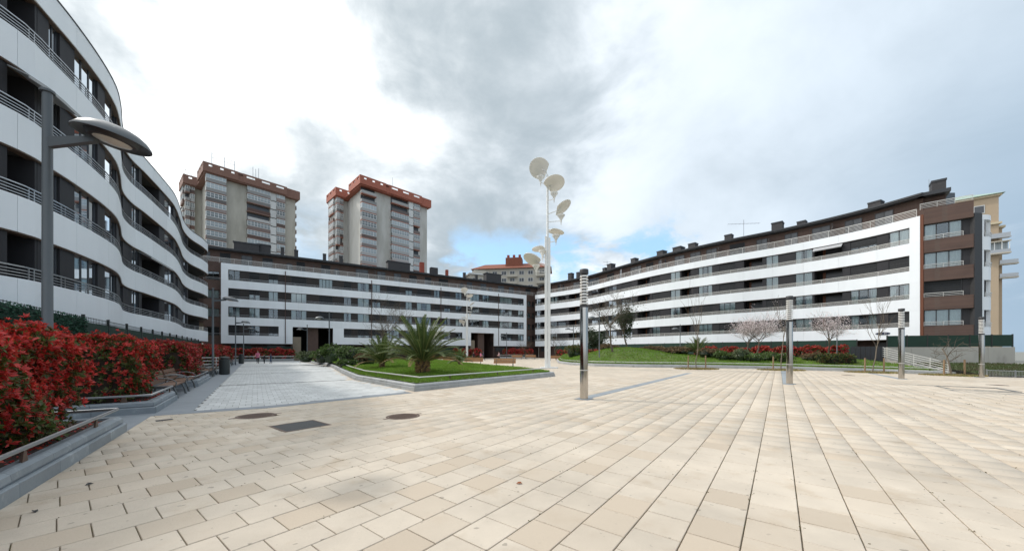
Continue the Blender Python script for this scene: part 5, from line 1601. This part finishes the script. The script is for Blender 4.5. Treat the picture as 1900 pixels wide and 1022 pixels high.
def make_bin():
    t = thing('litter_bin', '', 'litter bin', local=True)
    MB().lathe([(0.27, 0.03), (0.285, 0.05), (0.285, 0.92), (0.30, 0.94), (0.30, 0.99), (0.27, 1.0)], 24).build('body', 'bin_grey', t, smooth=True)
    MB().lathe([(0.20, 1.0), (0.20, 1.08)], 20).build('neck', 'dark_cap', t, smooth=True)
    MB().lathe([(0.29, 1.081), (0.29, 1.11), (0.24, 1.17), (0.02, 1.2)], 24).build('lid', 'bin_grey', t, smooth=True)
    MB().lathe([(0.22, 0.0), (0.22, 0.03)], 20).build('foot', 'dark_cap', t)
    return t


bin_ = make_bin()
x, y = sw(25.3, -0.35); place(bin_, (x, y, 0), 0, 'dark grey litter bin nearer the camera on the left path', 1.04, 'litter bins on the left path')
x, y = sw(52.2, -0.6); place(copy_tree(bin_), (x, y, 0), 0, 'dark grey litter bin at the far end of the left path', 1.04, 'litter bins on the left path')
rk = thing('tube_rail', 'white five bar tube rail standing behind the nearer litter bin', 'rail', (*sw(25.8, 0.4), 0))
for i in range(5):
    z = 0.28 + 0.22 * i; a = sw(25.75, 0.05); b = sw(25.75, 1.5)
    c = sw(26.3, -0.02) if i == 4 else sw(25.77, 0.0)
    MB().tube([(*b, z), (*a, z), (*c, z - 0.02)], 0.03, 7).build('bar', 'rail_pale', rk, smooth=True)
for w_ in (0.12, 1.4):
    a = sw(25.75, w_); MB().tube([(*a, 0.0), (*a, 1.17)], 0.032, 7).build('post', 'rail_pale', rk, smooth=True)

# ------------------------------------------------------------------ covers in the paving
def round_cover(x, y, r, lab, rz=0.0):
    t = thing('manhole_cover', lab, 'manhole cover', (x, y, 0), rz, 'round manhole covers', True)
    MB().lathe([(r, -0.02), (r, 0.004), (r - 0.05, 0.006), (r - 0.055, 0.0), (r - 0.055, -0.02)], 40, cap=False).build('frame', 'iron', t)
    MB().lathe([(r - 0.058, -0.02), (r - 0.06, 0.002)], 40).build('lid', 'iron', t)
    for k in range(-4, 5):
        q = (r - 0.09) ** 2 - (k * 0.075) ** 2
        if q > 0.01: MB().box(-math.sqrt(q), math.sqrt(q), k * 0.075 - 0.02, k * 0.075 + 0.02, 0.0022, 0.007).build('rib', 'iron', t)
    MB().box(r - 0.02, r + 0.12, -0.03, 0.03, -0.01, 0.005).build('lug', 'iron', t); MB().box(-r - 0.12, -r + 0.02, -0.03, 0.03, -0.01, 0.005).build('lug', 'iron', t)


round_cover(-6.30, 8.59, 0.42, 'round iron manhole cover left of the square dark cover', R(50))
round_cover(-2.66, 8.52, 0.40, 'round ribbed iron manhole cover right of the square dark cover', R(50))
for (px, py, r, lab) in ((1574, 697.5, 0.35, 'small round cover between the second and third column lights'), (1850, 716, 0.35, 'small round cover by the right edge of the square')):
    y = (EYE + 0.15) * F / (py - 652); x = px_at(px, y)
    t = thing('manhole_cover', lab, 'manhole cover', (x, y, drop(x)), 0, 'round manhole covers', True)
    MB().lathe([(r, -0.02), (r, 0.008)], 30).build('lid', 'iron', t); MB().lathe([(r * 0.7, 0.0082), (r * 0.68, 0.012)], 30).build('boss', 'iron', t)
t = thing('access_cover', 'square dark metal cover set in the slabs between the manholes', 'cover', (SQC[0], SQC[1], 0), math.atan2(AX[1], AX[0]), None, True)
MB().box(-0.40, 0.40, -0.40, 0.40, -0.02, 0.0035).build('plate', 'cover_dark', t)
for sx in (-1, 1): MB().box(sx * 0.425 - 0.022, sx * 0.425 + 0.022, -0.447, 0.447, -0.02, 0.005).build('frame_bar', 'iron', t)
for sy in (-1, 1): MB().box(-0.402, 0.402, sy * 0.425 - 0.022, sy * 0.425 + 0.022, -0.02, 0.005).build('frame_bar', 'iron', t)
t = thing('drain_cover', 'tiny dark drain cover near the bend of the stone border', 'cover', (px_at(305, 8.05), 8.05, 0), math.atan2(AX[1], AX[0]), None, True)
MB().box(-0.14, 0.14, -0.09, 0.09, -0.01, 0.006).build('plate', 'cover_dark', t); MB().box(-0.10, 0.10, -0.01, 0.01, 0.0062, 0.009).build('rib', 'iron', t)
for lab, cx, cy, L_, W_ in (('large steel edged cover frame filled with slabs, right of the third column light', 19.6, 15.9, 3.6, 1.9), ('smaller steel edged cover frame filled with slabs at the right', 19.1, 13.7, 2.2, 0.9)):
    t = thing('cover_frame', lab, 'cover', (cx, cy, drop(cx)), math.atan2(BX[1], BX[0]), 'slab filled cover frames', True)
    for sx in (-1, 1): MB().box(sx * L_ / 2 - 0.05, sx * L_ / 2 + 0.05, -W_ / 2 - 0.05, W_ / 2 + 0.05, -0.01, 0.008).build('frame_bar', 'lamp_grey', t)
    for sy in (-1, 1): MB().box(-L_ / 2 + 0.051, L_ / 2 - 0.051, sy * W_ / 2 - 0.05, sy * W_ / 2 + 0.05, -0.01, 0.008).build('frame_bar', 'lamp_grey', t)
    if L_ > 3: MB().box(-0.05, 0.05, -W_ / 2 + 0.051, W_ / 2 - 0.051, -0.01, 0.008).build('frame_bar', 'lamp_grey', t)

for i, (px, py, m_, lab) in enumerate(((963, 897, 'dead_leaf', 'curled orange dead leaf on the slabs at the lower centre'), (165, 899, 'cover_dark', 'dark dead leaf on the slabs near the lower left planter'), (65, 949, 'cover_dark', 'black dead leaf by the lower left planter kerb'))):
    y = EYE * F / (py - 652); x = px_at(px, y)
    mb = MB(); s = 0.035
    mb.raw([(-s, 0, 0.004), (-s * 0.3, -s * 0.55, 0.012), (s * 0.5, -s * 0.5, 0.016), (s * 1.2, 0, 0.006), (s * 0.5, s * 0.5, 0.022), (-s * 0.3, s * 0.55, 0.018), (0, 0, 0.005)], [(0, 1, 6), (1, 2, 6), (2, 3, 6), (3, 4, 6), (4, 5, 6), (5, 0, 6)])
    o = mb.build('fallen_leaf', m_); o.location = (x, y, 0); o.rotation_euler = (0, 0, i * 1.3); tag(o, lab, 'leaf', 'fallen leaves')

# ------------------------------------------------------------------ palms
def frond_mesh(name, L, el, droop, nl, leafl, m='palm_leaf', seed=0):
    rg = random.Random(seed); mb = MB()
    pts = []; p = Vector((0.05, 0, 0)); e = el
    N = 16
    for i in range(N + 1):
        pts.append(p.copy()); t = i / N
        p = p + Vector((math.cos(e), 0, math.sin(e))) * (L / N); e -= droop * (0.35 + 1.3 * t) / N
    mb.mi = 1
    mb.tube([tuple(q) for q in pts], [0.028 * (1 - 0.8 * i / N) + 0.004 for i in range(N + 1)], 5)
    mb.mi = 0
    for i in range(nl):
        t = 0.14 + 0.86 * i / nl; k = min(N - 1, int(t * N)); fr = t * N - k
        q = pts[k].lerp(pts[k + 1], fr); d = (pts[k + 1] - pts[k]).normalized(); up = Vector((0, 1, 0)).cross(d) * -1
        ll = leafl * (0.35 + 1.0 * math.sin(math.pi * min(1, t * 0.9 + 0.1)) ** 0.7) * rg.uniform(0.85, 1.1)
        for sgn in (-1, 1):
            v = (d * rg.uniform(0.65, 0.85) + Vector((0, sgn, 0)) * 0.72 + up * rg.uniform(0.12, 0.42)).normalized()
            wv = d.cross(v).normalized().cross(v) * 0.011 * (1 + leafl)
            tip = q + v * ll - Vector((0, 0, ll * 0.12)); mid = q + v * ll * 0.5 + Vector((0, 0, 0.01))
            mb.raw([q - wv * 0.6, q + wv * 0.6, mid + wv, tip, mid - wv], [(0, 1, 2, 4), (4, 2, 3)])
    return mb.mesh(name, [m, 'palm_rachis'])


def palm(label, loc, L, ntiers, nper, trunk_h, trunk_r, leafl, nl, seed, dry=True):
    rg = random.Random(seed)
    t = thing('palm', label, 'palm', loc, 0, None, True)
    mb = MB(); n = 12
    prof = [(trunk_r * 1.05, -0.15), (trunk_r * 1.0, trunk_h * 0.3), (trunk_r * 1.12, trunk_h * 0.7), (trunk_r * 0.75, trunk_h), (trunk_r * 0.2, trunk_h * 1.15)]
    mb.lathe(prof, 14).build('trunk', 'palm_trunk', t, smooth=True)
    st_ = MB()
    for k in range(int(60 * trunk_r / 0.2)):      # cut leaf bases
        a = k * 2.4; z = trunk_h * (0.1 + 0.85 * (k % 20) / 20); r = trunk_r * (1.0 + 0.1 * math.sin(z * 3))
        d = Vector((math.cos(a), math.sin(a), 0.9)).normalized(); b = Vector((math.cos(a) * r * 0.9, math.sin(a) * r * 0.9, z))
        st_.tube([tuple(b), tuple(b + d * trunk_r * 0.75)], [trunk_r * 0.2, trunk_r * 0.1], 5)
    tag(st_.build('leaf_bases', 'palm_dry', t), kind='stuff')
    for i in range(ntiers):
        q = i / max(1, ntiers - 1)
        el = R(86 - 66 * q); me = frond_mesh('frond', L * (0.90 + 0.25 * math.sin(math.pi * (0.2 + 0.6 * q))), el, R(18 + 50 * q), nl, leafl, 'palm_leaf' if not (dry and i == ntiers - 1) else 'palm_dry', seed + i)
        m = nper + (2 if 0.2 < q < 0.9 else 0)
        if dry and i == ntiers - 1: m = 4
        for k in range(m):
            a = 2 * math.pi * (k + rg.uniform(-0.22, 0.22)) / m + i * 0.9
            o = link_mesh('frond', me, t, (0, 0, trunk_h * (1.0 - 0.12 * q)), (rg.uniform(-0.12, 0.12), rg.uniform(-0.1, 0.1), a)); s = rg.uniform(0.85, 1.1); o.scale = (s, s, s)
    return t


def on1(px, Z): x = px_at(px, Z); return (x, Z, lawn_h(x, Z) - 0.02)
def on2(px, Z): x = px_at(px, Z); return (x, Z, lawn2_h(x, Z) - 0.02)


palm('big bushy date palm with short trunk at the centre of the lawn', on1(784, 18.6), 2.25, 8, 8, 0.62, 0.27, 0.24, 54, 3)
palm('smaller palm left of the big palm on the lawn', on1(709, 24.5), 1.75, 7, 7, 0.40, 0.15, 0.22, 40, 9)
palm('small upright yucca like palm right of the big palm', on1(852, 27.5), 1.0, 4, 5, 0.28, 0.09, 0.20, 22, 14, dry=False)
palm('dark palm at the foot of the right building behind a staked sapling', on2(1293, 40.5), 1.7, 6, 6, 0.45, 0.15, 0.30, 26, 21, dry=False)

# ------------------------------------------------------------------ trees and shrubs
def grow(rg, out, tips, p, d, L, r, lev, maxlev, nseg, spread, updraft, kids, shrink, tlo=0.45):
    pts = [p.copy()]; rad = [r]; q = p.copy(); dd = d.copy()
    for i in range(nseg):
        dd = (dd + Vector((rg.gauss(0, 0.10), rg.gauss(0, 0.10), rg.gauss(0, 0.06) + updraft * 0.12))).normalized()
        q = q + dd * (L / nseg); pts.append(q.copy()); rad.append(r * (1 - 0.55 * (i + 1) / nseg))
    out.append((lev, pts, rad))
    if lev >= maxlev: tips.append((q.copy(), dd.copy())); return
    for k in range(kids[lev] if lev < len(kids) else 3):
        t = rg.uniform(0.35, 1.0) if lev else rg.uniform(tlo, 1.0)
        i = min(nseg - 1, int(t * nseg)); b = pts[i].lerp(pts[i + 1], t * nseg - i)
        a = rg.uniform(0, 2 * math.pi); o = dd.orthogonal().normalized(); o = Matrix.Rotation(a, 3, dd) @ o
        nd = (dd * (1 - spread) + o * spread + Vector((0, 0, updraft * 0.25))).normalized()
        tips.append((b.copy(), nd.copy())) if lev + 1 >= maxlev else None
        grow(rg, out, tips, b, nd, L * shrink * rg.uniform(0.7, 1.15), rad[i] * 0.6, lev + 1, maxlev, max(2, nseg - 1), spread, updraft, kids, shrink, tlo)


def tree(name, label, cat, loc, h_trunk, r, maxlev, kids, seed, lean=(0, 0), spread=0.55, updraft=0.5, shrink=0.72, bark='bark', leaves=None, group=None, twig='bark', oval=None, tlo=0.45):
    rg = random.Random(seed); t = thing(name, label, cat, loc, 0, group, True)
    out = []; tips = []
    d = Vector((lean[0], lean[1], 1)).normalized()
    grow(rg, out, tips, Vector((0, 0, -0.1)), d, h_trunk, r, 0, maxlev, 6, spread, updraft, kids, shrink, tlo)
    tr = MB(); br = MB()
    for lev, pts, rad in out:
        (tr if lev == 0 else br).tube(pts, [max(0.006, q) for q in rad], 8 if lev == 0 else (5 if lev == 1 else 4), cap=False)
    tr.build('trunk', bark, t, smooth=True); br.build('branches', twig, t)
    if leaves:
        nm, m, n, size, fuzz = leaves; nr = np.random.default_rng(seed)
        T = np.array([tuple(q[0]) for q in tips]); idx = nr.integers(0, len(T), n)
        P = T[idx] + nr.normal(0, fuzz, (n, 3))
        if oval:      # a dense narrow crown down to near the ground
            v = nr.normal(size=(n // 2, 3)); v /= np.linalg.norm(v, axis=1, keepdims=True)
            P[: n // 2] = np.array(oval[0]) + v * np.array(oval[1]) * (0.55 + 0.5 * nr.random((n // 2, 1))) * (1 + 0.22 * np.sin(v[:, :1] * 7 + v[:, 2:] * 9))
        lv, lf = leaf_tmpl(1.0, 0.42)
        link_mesh(nm, scatter(nm, lv, lf, P, frames(nr.normal(size=(n, 3)) + np.array([0, 0, 0.3]), nr), size * nr.uniform(0.6, 1.3, n), m), t)
    return t


tree('bare_tree', 'leaning bare tree on the right mound beside a dark evergreen', 'tree', on2(1137, 41.5), 3.6, 0.13, 4, [6, 5, 4, 3], 4, lean=(-0.22, 0), spread=0.55, group='bare trees')
tree('bare_tree', 'tall thin bare tree behind the smaller palm', 'tree', on1(702, 46), 4.4, 0.12, 4, [6, 5, 4, 3], 8, spread=0.5, group='bare trees')
tree('bare_tree', 'thin bare tree just right behind the smaller palm', 'tree', on1(727, 50), 3.4, 0.10, 4, [5, 4, 4, 3], 12, spread=0.55, group='bare trees')
tree('bare_tree', 'small bare tree at the far corner where the buildings meet', 'tree', (px_at(975, 76), 76, 0), 2.4, 0.09, 3, [6, 5, 4], 15, spread=0.6, group='bare trees')
tree('bare_tree', 'small bare tree behind the foot of the white mast', 'tree', (px_at(1032, 62), 62, 0.2), 2.8, 0.09, 3, [6, 5, 4], 17, spread=0.6, group='bare trees')
tree('evergreen_tree', 'narrow dark evergreen tree on the mound right of the leaning bare tree', 'tree', on2(1163, 44.5), 3.2, 0.12, 3, [9, 6, 4], 5, spread=0.45, updraft=0.7, shrink=0.62, leaves=('crown', 'leaf_dark', 3600, 0.15, 0.32), oval=((0.1, 0, 3.2), (0.7, 0.7, 2.0)))
tree('evergreen_tree', 'round dark evergreen tree behind the mound left of the bare tree', 'tree', on2(1100, 51), 2.0, 0.12, 3, [9, 6, 4], 6, spread=0.6, updraft=0.5, shrink=0.75, leaves=('crown', 'leaf_dark', 4200, 0.18, 0.36), oval=((0, 0, 2.1), (1.5, 1.3, 1.3)))
CH = [(1386, 41, 'left cherry tree of the blossoming pair before the right building', 31), (1403, 39.5, 'right cherry tree of the blossoming pair before the right building', 32), (1538, 36.3, 'lone blossoming cherry tree right of the second column light', 33)]
for px, Z, lab, sd_ in CH:
    x, y, z = on2(px, Z)
    tree('cherry_tree', lab, 'tree', (x, y, z), 2.3, 0.10, 3, [7, 6, 5], sd_, spread=0.58, updraft=0.55, shrink=0.80, tlo=0.68, leaves=('blossom', 'blossom', 3400 if sd_ != 33 else 2200, 0.085, 0.18), group='cherry trees in blossom')


def stakes(label, px, Z, sap_h, seed, kids, maxlev, spread, r=0.045, pollard=False, base=None):
    x = px_at(px, Z); z = drop(x) if base is None else base
    tree('sapling', 'bare sapling ' + label, 'tree', (x, Z, z), sap_h, r, maxlev, kids, seed, spread=spread, updraft=0.9 if not pollard else 0.1, shrink=0.6 if not pollard else 0.7, bark='bark_pale', group='staked saplings')
    for sx, sy in ((-0.85, 'left'), (0.75, 'right')):
        o = MB().tube([(x + sx, Z - 0.2, z - 0.1), (x + sx * 0.98, Z - 0.2, z + 1.25)], 0.055, 8).build('tree_stake', 'stake'); tag(o, 'wooden stake on the %s side of the sapling %s' % (sy, label), 'stake', 'sapling stakes')
    nr = np.random.default_rng(seed); n = 1500
    a = nr.uniform(0, 2 * math.pi, n); q = np.sqrt(nr.random(n)); P = np.column_stack([x + 1.9 * q * np.cos(a), Z + 1.5 * q * np.sin(a), np.full(n, z + 0.005)])
    D = np.column_stack([nr.normal(0, .4, n), nr.normal(0, .4, n), np.ones(n)]); lv, lf = leaf_tmpl(1.0, 0.25)
    o = link_mesh('dry_grass', scatter('dry_grass', lv, lf, P, frames(D, nr), nr.uniform(0.06, 0.16, n), 'grass_dry')); tag(o, 'yellowed grass round the sapling ' + label, 'grass', kind='stuff')


stakes('before the dark palm', 1292, 31.8, 4.6, 41, [5, 4, 2], 2, 0.35)
stakes('behind the second column light', 1449, 31.2, 4.0, 42, [5, 4, 2], 2, 0.35)
stakes('left of the third column light', 1619, 29.3, 4.1, 43, [9, 5, 3], 2, 0.42)
stakes('before the concrete wall', 1766, 27.0, 2.3, 44, [8, 4, 3], 2, 0.75, 0.07, True)


def bush(label, loc, rx, ry, h, m, n, size, seed, flowers=None, name='shrub', flat=0.0, group='lawn shrubs', m2='leaf_dark'):
    nr = np.random.default_rng(seed); rg = random.Random(seed)
    t = thing(name, label, 'shrub', loc, 0, group, True)
    lobes = [(rg.uniform(-0.5, 0.5) * rx, rg.uniform(-0.5, 0.5) * ry, rg.uniform(0.35, 0.72) * h, rg.uniform(0.38, 0.6)) for _ in range(7)]
    P = []; D = []
    for k in range(n):
        cx, cy, cz, s = lobes[k % 7]
        v = nr.normal(size=3); v /= np.linalg.norm(v); v[2] = abs(v[2]) * 1.0 - 0.15
        q = s * (1.0 - 0.35 * nr.random() ** 2) * (1 + 0.12 * math.sin(v[0] * 9 + k % 7) * math.cos(v[2] * 8))
        P.append((cx + v[0] * rx * q, cy + v[1] * ry * q, max(0.03, cz * (1 - flat) + v[2] * h * q * 0.8))); D.append(v + np.array([0, 0, 0.35]))
    P = np.array(P); D = np.array(D) + nr.normal(0, 0.45, (n, 3))
    tv, tf = rosette_tmpl(4, 20, 80, 1.0, 0.26, seed)
    link_mesh('foliage', scatter('foliage', tv, tf, P, frames(D, nr), size * nr.uniform(0.6, 1.3, n), m), t)
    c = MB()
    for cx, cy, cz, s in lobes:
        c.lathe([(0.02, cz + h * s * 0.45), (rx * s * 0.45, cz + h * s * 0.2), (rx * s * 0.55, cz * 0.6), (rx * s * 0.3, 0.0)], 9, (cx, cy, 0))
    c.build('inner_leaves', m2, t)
    if flowers:
        k = nr.integers(0, n, flowers); fl, ff = rosette_tmpl(5, 40, 85, 1.0, 0.4, 2)
        link_mesh('flowers', scatter('flowers', fl, ff, P[k] + np.array([0, 0, 0.04]), frames(D[k], nr), np.full(flowers, size * 0.6), 'flower_white'), t)
    return t


B1 = [(583, 42, 2.3, 1.6, 1.25, 'leaf_grey', 900, 0.20, 0, 'grey green shrub at the path end of the palm lawn'), (617, 37.5, 2.0, 1.6, 1.75, 'leaf_green', 1100, 0.20, 0, 'tall green shrub on the lawn left of the palms'),
      (652, 33.5, 1.7, 1.4, 1.65, 'leaf_green', 1100, 0.19, 0, 'dark bushy shrub between the tall shrub and small palm'), (679, 29.5, 1.0, 0.8, 0.95, 'leaf_brown', 700, 0.15, 0, 'brown dry shrub beside the smaller palm'),
      (643, 28.3, 1.0, 0.7, 0.55, 'leaf_green', 600, 0.15, 14, 'low green plant with white flowers at the lawn edge'), (600, 38.5, 1.5, 0.9, 0.8, 'leaf_brown', 600, 0.18, 0, 'brownish low shrub along the curved kerb'),
      (683, 40, 2.0, 1.5, 1.3, 'leaf_green', 700, 0.22, 0, 'green shrub on the lawn behind the smaller palm')]
for i, (px, Z, rx, ry, h, m, n, sz, fl, lab) in enumerate(B1): bush(lab, on1(px, Z), rx, ry, h, m, n, sz, 100 + i, fl)
B2 = [(1344, 37.0, 1.2, 0.9, 0.95, 'leaf_green', 700, 0.17, 26, 'white flowered shrub on the right lawn left of the cherries'), (1376, 36.4, 1.3, 1.0, 1.25, 'leaf_grey', 800, 0.17, 14, 'grey green shrub under the left cherry tree'),
      (1397, 35.7, 1.0, 0.8, 0.9, 'leaf_green', 600, 0.16, 10, 'green shrub under the right tree of the cherry pair'), (1422, 36.2, 1.2, 0.9, 0.85, 'leaf_green', 650, 0.16, 0, 'low green shrub left of the second column light'),
      (1452, 35.0, 0.9, 0.8, 0.95, 'leaf_green', 550, 0.16, 22, 'white flowered shrub beside the second column light'), (1505, 35.6, 1.0, 0.8, 0.75, 'leaf_brown', 500, 0.16, 0, 'brown grassy shrub right of the second column light'),
      (1318, 38.5, 1.6, 1.0, 1.0, 'leaf_brown', 700, 0.18, 0, 'brown dry shrub right of the dark palm'), (1255, 41.0, 2.0, 1.2, 0.9, 'leaf_brown', 700, 0.2, 0, 'brown dry shrub left of the dark palm'),
      (1215, 47, 2.4, 1.4, 1.0, 'leaf_brown', 700, 0.22, 0, 'reddish brown shrub behind the grassy mound'), (1066, 50.0, 2.2, 1.4, 1.7, 'leaf_olive', 800, 0.24, 0, 'olive shrub left of the round evergreen'),
      (1132, 47.5, 1.6, 1.2, 0.9, 'leaf_brown', 600, 0.2, 0, 'brown shrub at the foot of the leaning bare tree')]
for i, (px, Z, rx, ry, h, m, n, sz, fl, lab) in enumerate(B2): bush(lab, on2(px, Z), rx, ry, h, m, n, sz, 200 + i, fl)
x, y, z = on2(1528, 33.2)
hedge('clipped olive green box hedge below the lone cherry tree', [((x, y), np.array([0.98, -0.2]), 2.6, np.array([0.2, 0.98]), 1.2)], z + 0.02, z + 0.85, 900, 500, 0.14, 61, group='clipped hedges', far=True, name='box_hedge', mats=('leaf_olive', 'leaf_dark'), lump=0.04)

# ------------------------------------------------------------------ people
def person(label, loc, h, face, top, legs, hair, coat=None, stride=0.0, armf=(0, 0), seed=0, bag=False):
    rg = random.Random(seed)
    V = []; E = []; Rd = []
    def add(p, r, par=None):
        V.append(tuple(p)); Rd.append(r)
        if par is not None: E.append((par, len(V) - 1))
        return len(V) - 1
    pel = add((0, 0, .53), .078); sp = add((0, .005, .62), .072, pel); chst = add((0, .0, .74), .088, sp); nk = add((0, .005, .835), .034, chst)
    hd0 = add((0, -.008, .875), .045, nk); hd1 = add((0, -.012, .925), .056, hd0); hd2 = add((0, -.005, .965), .045, hd1); add((0, -.07, .915), .010, hd1)
    for s in (-1, 1):
        st_ = stride * s
        hp = add((s * .055, 0, .50), .062, pel); kn = add((s * .058, -.015 - st_ * .10, .285), .042, hp); ank = add((s * .055, .015 - st_ * .22 + abs(st_) * .05, .05 + max(0, -st_) * .04), .026, kn); add((s * .066, -.075 - st_ * .22, .022 + max(0, -st_) * .03), .022, ank)
        a = armf[0 if s < 0 else 1]
        sh = add((s * .108, 0, .795), .042, chst); el = add((s * .145, -.02 - a * .08, .645), .031, sh); wr = add((s * .15, -.05 - a * .20, .525 + a * .13), .021, el)
        pl = add((s * .152, -.065 - a * .24, .485 + a * .14), .022, wr)
        for k in range(4): add((s * (.140 + .008 * k), -.075 - a * .27 - .004 * (k == 1), .440 + a * .15 + .006 * abs(k - 1.4)), .0075, pl)
        add((s * .132, -.088 - a * .24, .475 + a * .14), .0075, wr)
    me = bpy.data.meshes.new('body_skeleton'); me.from_pydata(V, E, [])
    o = bpy.data.objects.new('body_skeleton', me); COL.objects.link(o)
    sk = o.modifiers.new('skin', 'SKIN'); sv = me.skin_vertices[0].data
    for i, r in enumerate(Rd): sv[i].radius = (r, r * (0.78 if i in (1, 2) else 1.0))
    sv[0].use_root = True
    ss = o.modifiers.new('sub', 'SUBSURF'); ss.levels = 1; ss.render_levels = 1
    dg = bpy.context.evaluated_depsgraph_get(); m2 = bpy.data.meshes.new_from_object(o.evaluated_get(dg)); m2.name = 'body'
    bpy.data.objects.remove(o)
    m2.materials.clear()
    for q in ('skin', top, legs, 'shoe', hair): m2.materials.append(M[q])
    for p in m2.polygons:
        c = p.center; p.use_smooth = True
        if c.z < .045: k = 3
        elif c.z < .525 and abs(c.x) < .125 : k = 2
        elif abs(c.x) > .12 and (c.z < .535 or c.y < -.12): k = 0
        elif c.z < .845: k = 1
        else: k = 4 if (c.z > .935 or c.y > .012) and not (c.y < -.045 and c.z < .955) else 0
        p.material_index = k
    t = thing('person', label, 'person', loc, face, None, True); t.scale = (h, h, h)
    link_mesh('body', m2, t)
    hr = MB().lathe([(0.058, .885), (0.068, .92), (0.066, .955), (0.045, .985), (0.01, .995)], 12, (0, .012, 0)).build('hair', hair, t, smooth=True)
    if coat: MB().lathe([(0.105, .47), (0.10, .56), (0.098, .66), (0.105, .74), (0.09, .80), (0.05, .835)], 14, (0, 0, 0), Matrix.Diagonal((1.12, 0.88, 1)).to_3x3(), cap=False).build('coat', coat, t, smooth=True)
    if bag:
        b = MB().obox((0.165, -0.03, 0.40), (0.05, 0.13, 0.13)).build('bag', 'cloth_white'); b.location = loc; b.rotation_euler = (0, 0, face); b.scale = (h, h, h)
        tag(b, 'small pale bag held by the person in pink', 'bag')
    return t


person('person in a pink top and black trousers standing on the path, arms bent', (px_at(478.5, 46), 46, 0.0), 1.66, R(20), 'cloth_pink', 'cloth_black', 'hair_brown', 'cloth_pink', 0.1, (0.6, 0.9), 1, True)
person('small person in dark clothes standing between two others on the path', (px_at(490.5, 46), 46, 0.0), 1.18, R(-10), 'cloth_black', 'cloth_black', 'hair_brown', 'cloth_black', 0.2, (0.2, 0.2), 2)
person('young person in navy jacket and jeans standing right of two others', (px_at(502.5, 46.5), 46.5, 0.0), 1.34, R(-60), 'cloth_navy', 'cloth_jean', 'hair_black', 'cloth_navy', 0.3, (0.4, 0.1), 3)
person('far person in dark clothes standing before the right passage', (px_at(878.5, 62), 62, 0.0), 1.5, R(30), 'cloth_black', 'cloth_black', 'hair_black', None, 0.1, (0, 0.2), 4)
person('far person in a pink top bending forward before the right passage', (px_at(892, 62), 62, 0.0), 1.5, R(60), 'cloth_pink', 'cloth_black', 'hair_black', 'cloth_pink', 0.5, (0.8, 0.6), 5)
person('far person in a dark top walking just right of the pink top', (px_at(897, 61), 61, 0.0), 1.55, R(-80), 'cloth_navy', 'cloth_black', 'hair_black', None, 0.8, (0.5, 0), 6)
person('far person in a pale top walking alone before the far hedge', (px_at(926, 62), 62, 0.0), 1.55, R(-80), 'cloth_palepink', 'cloth_black', 'hair_black', None, 0.9, (0.2, 0.7), 7)
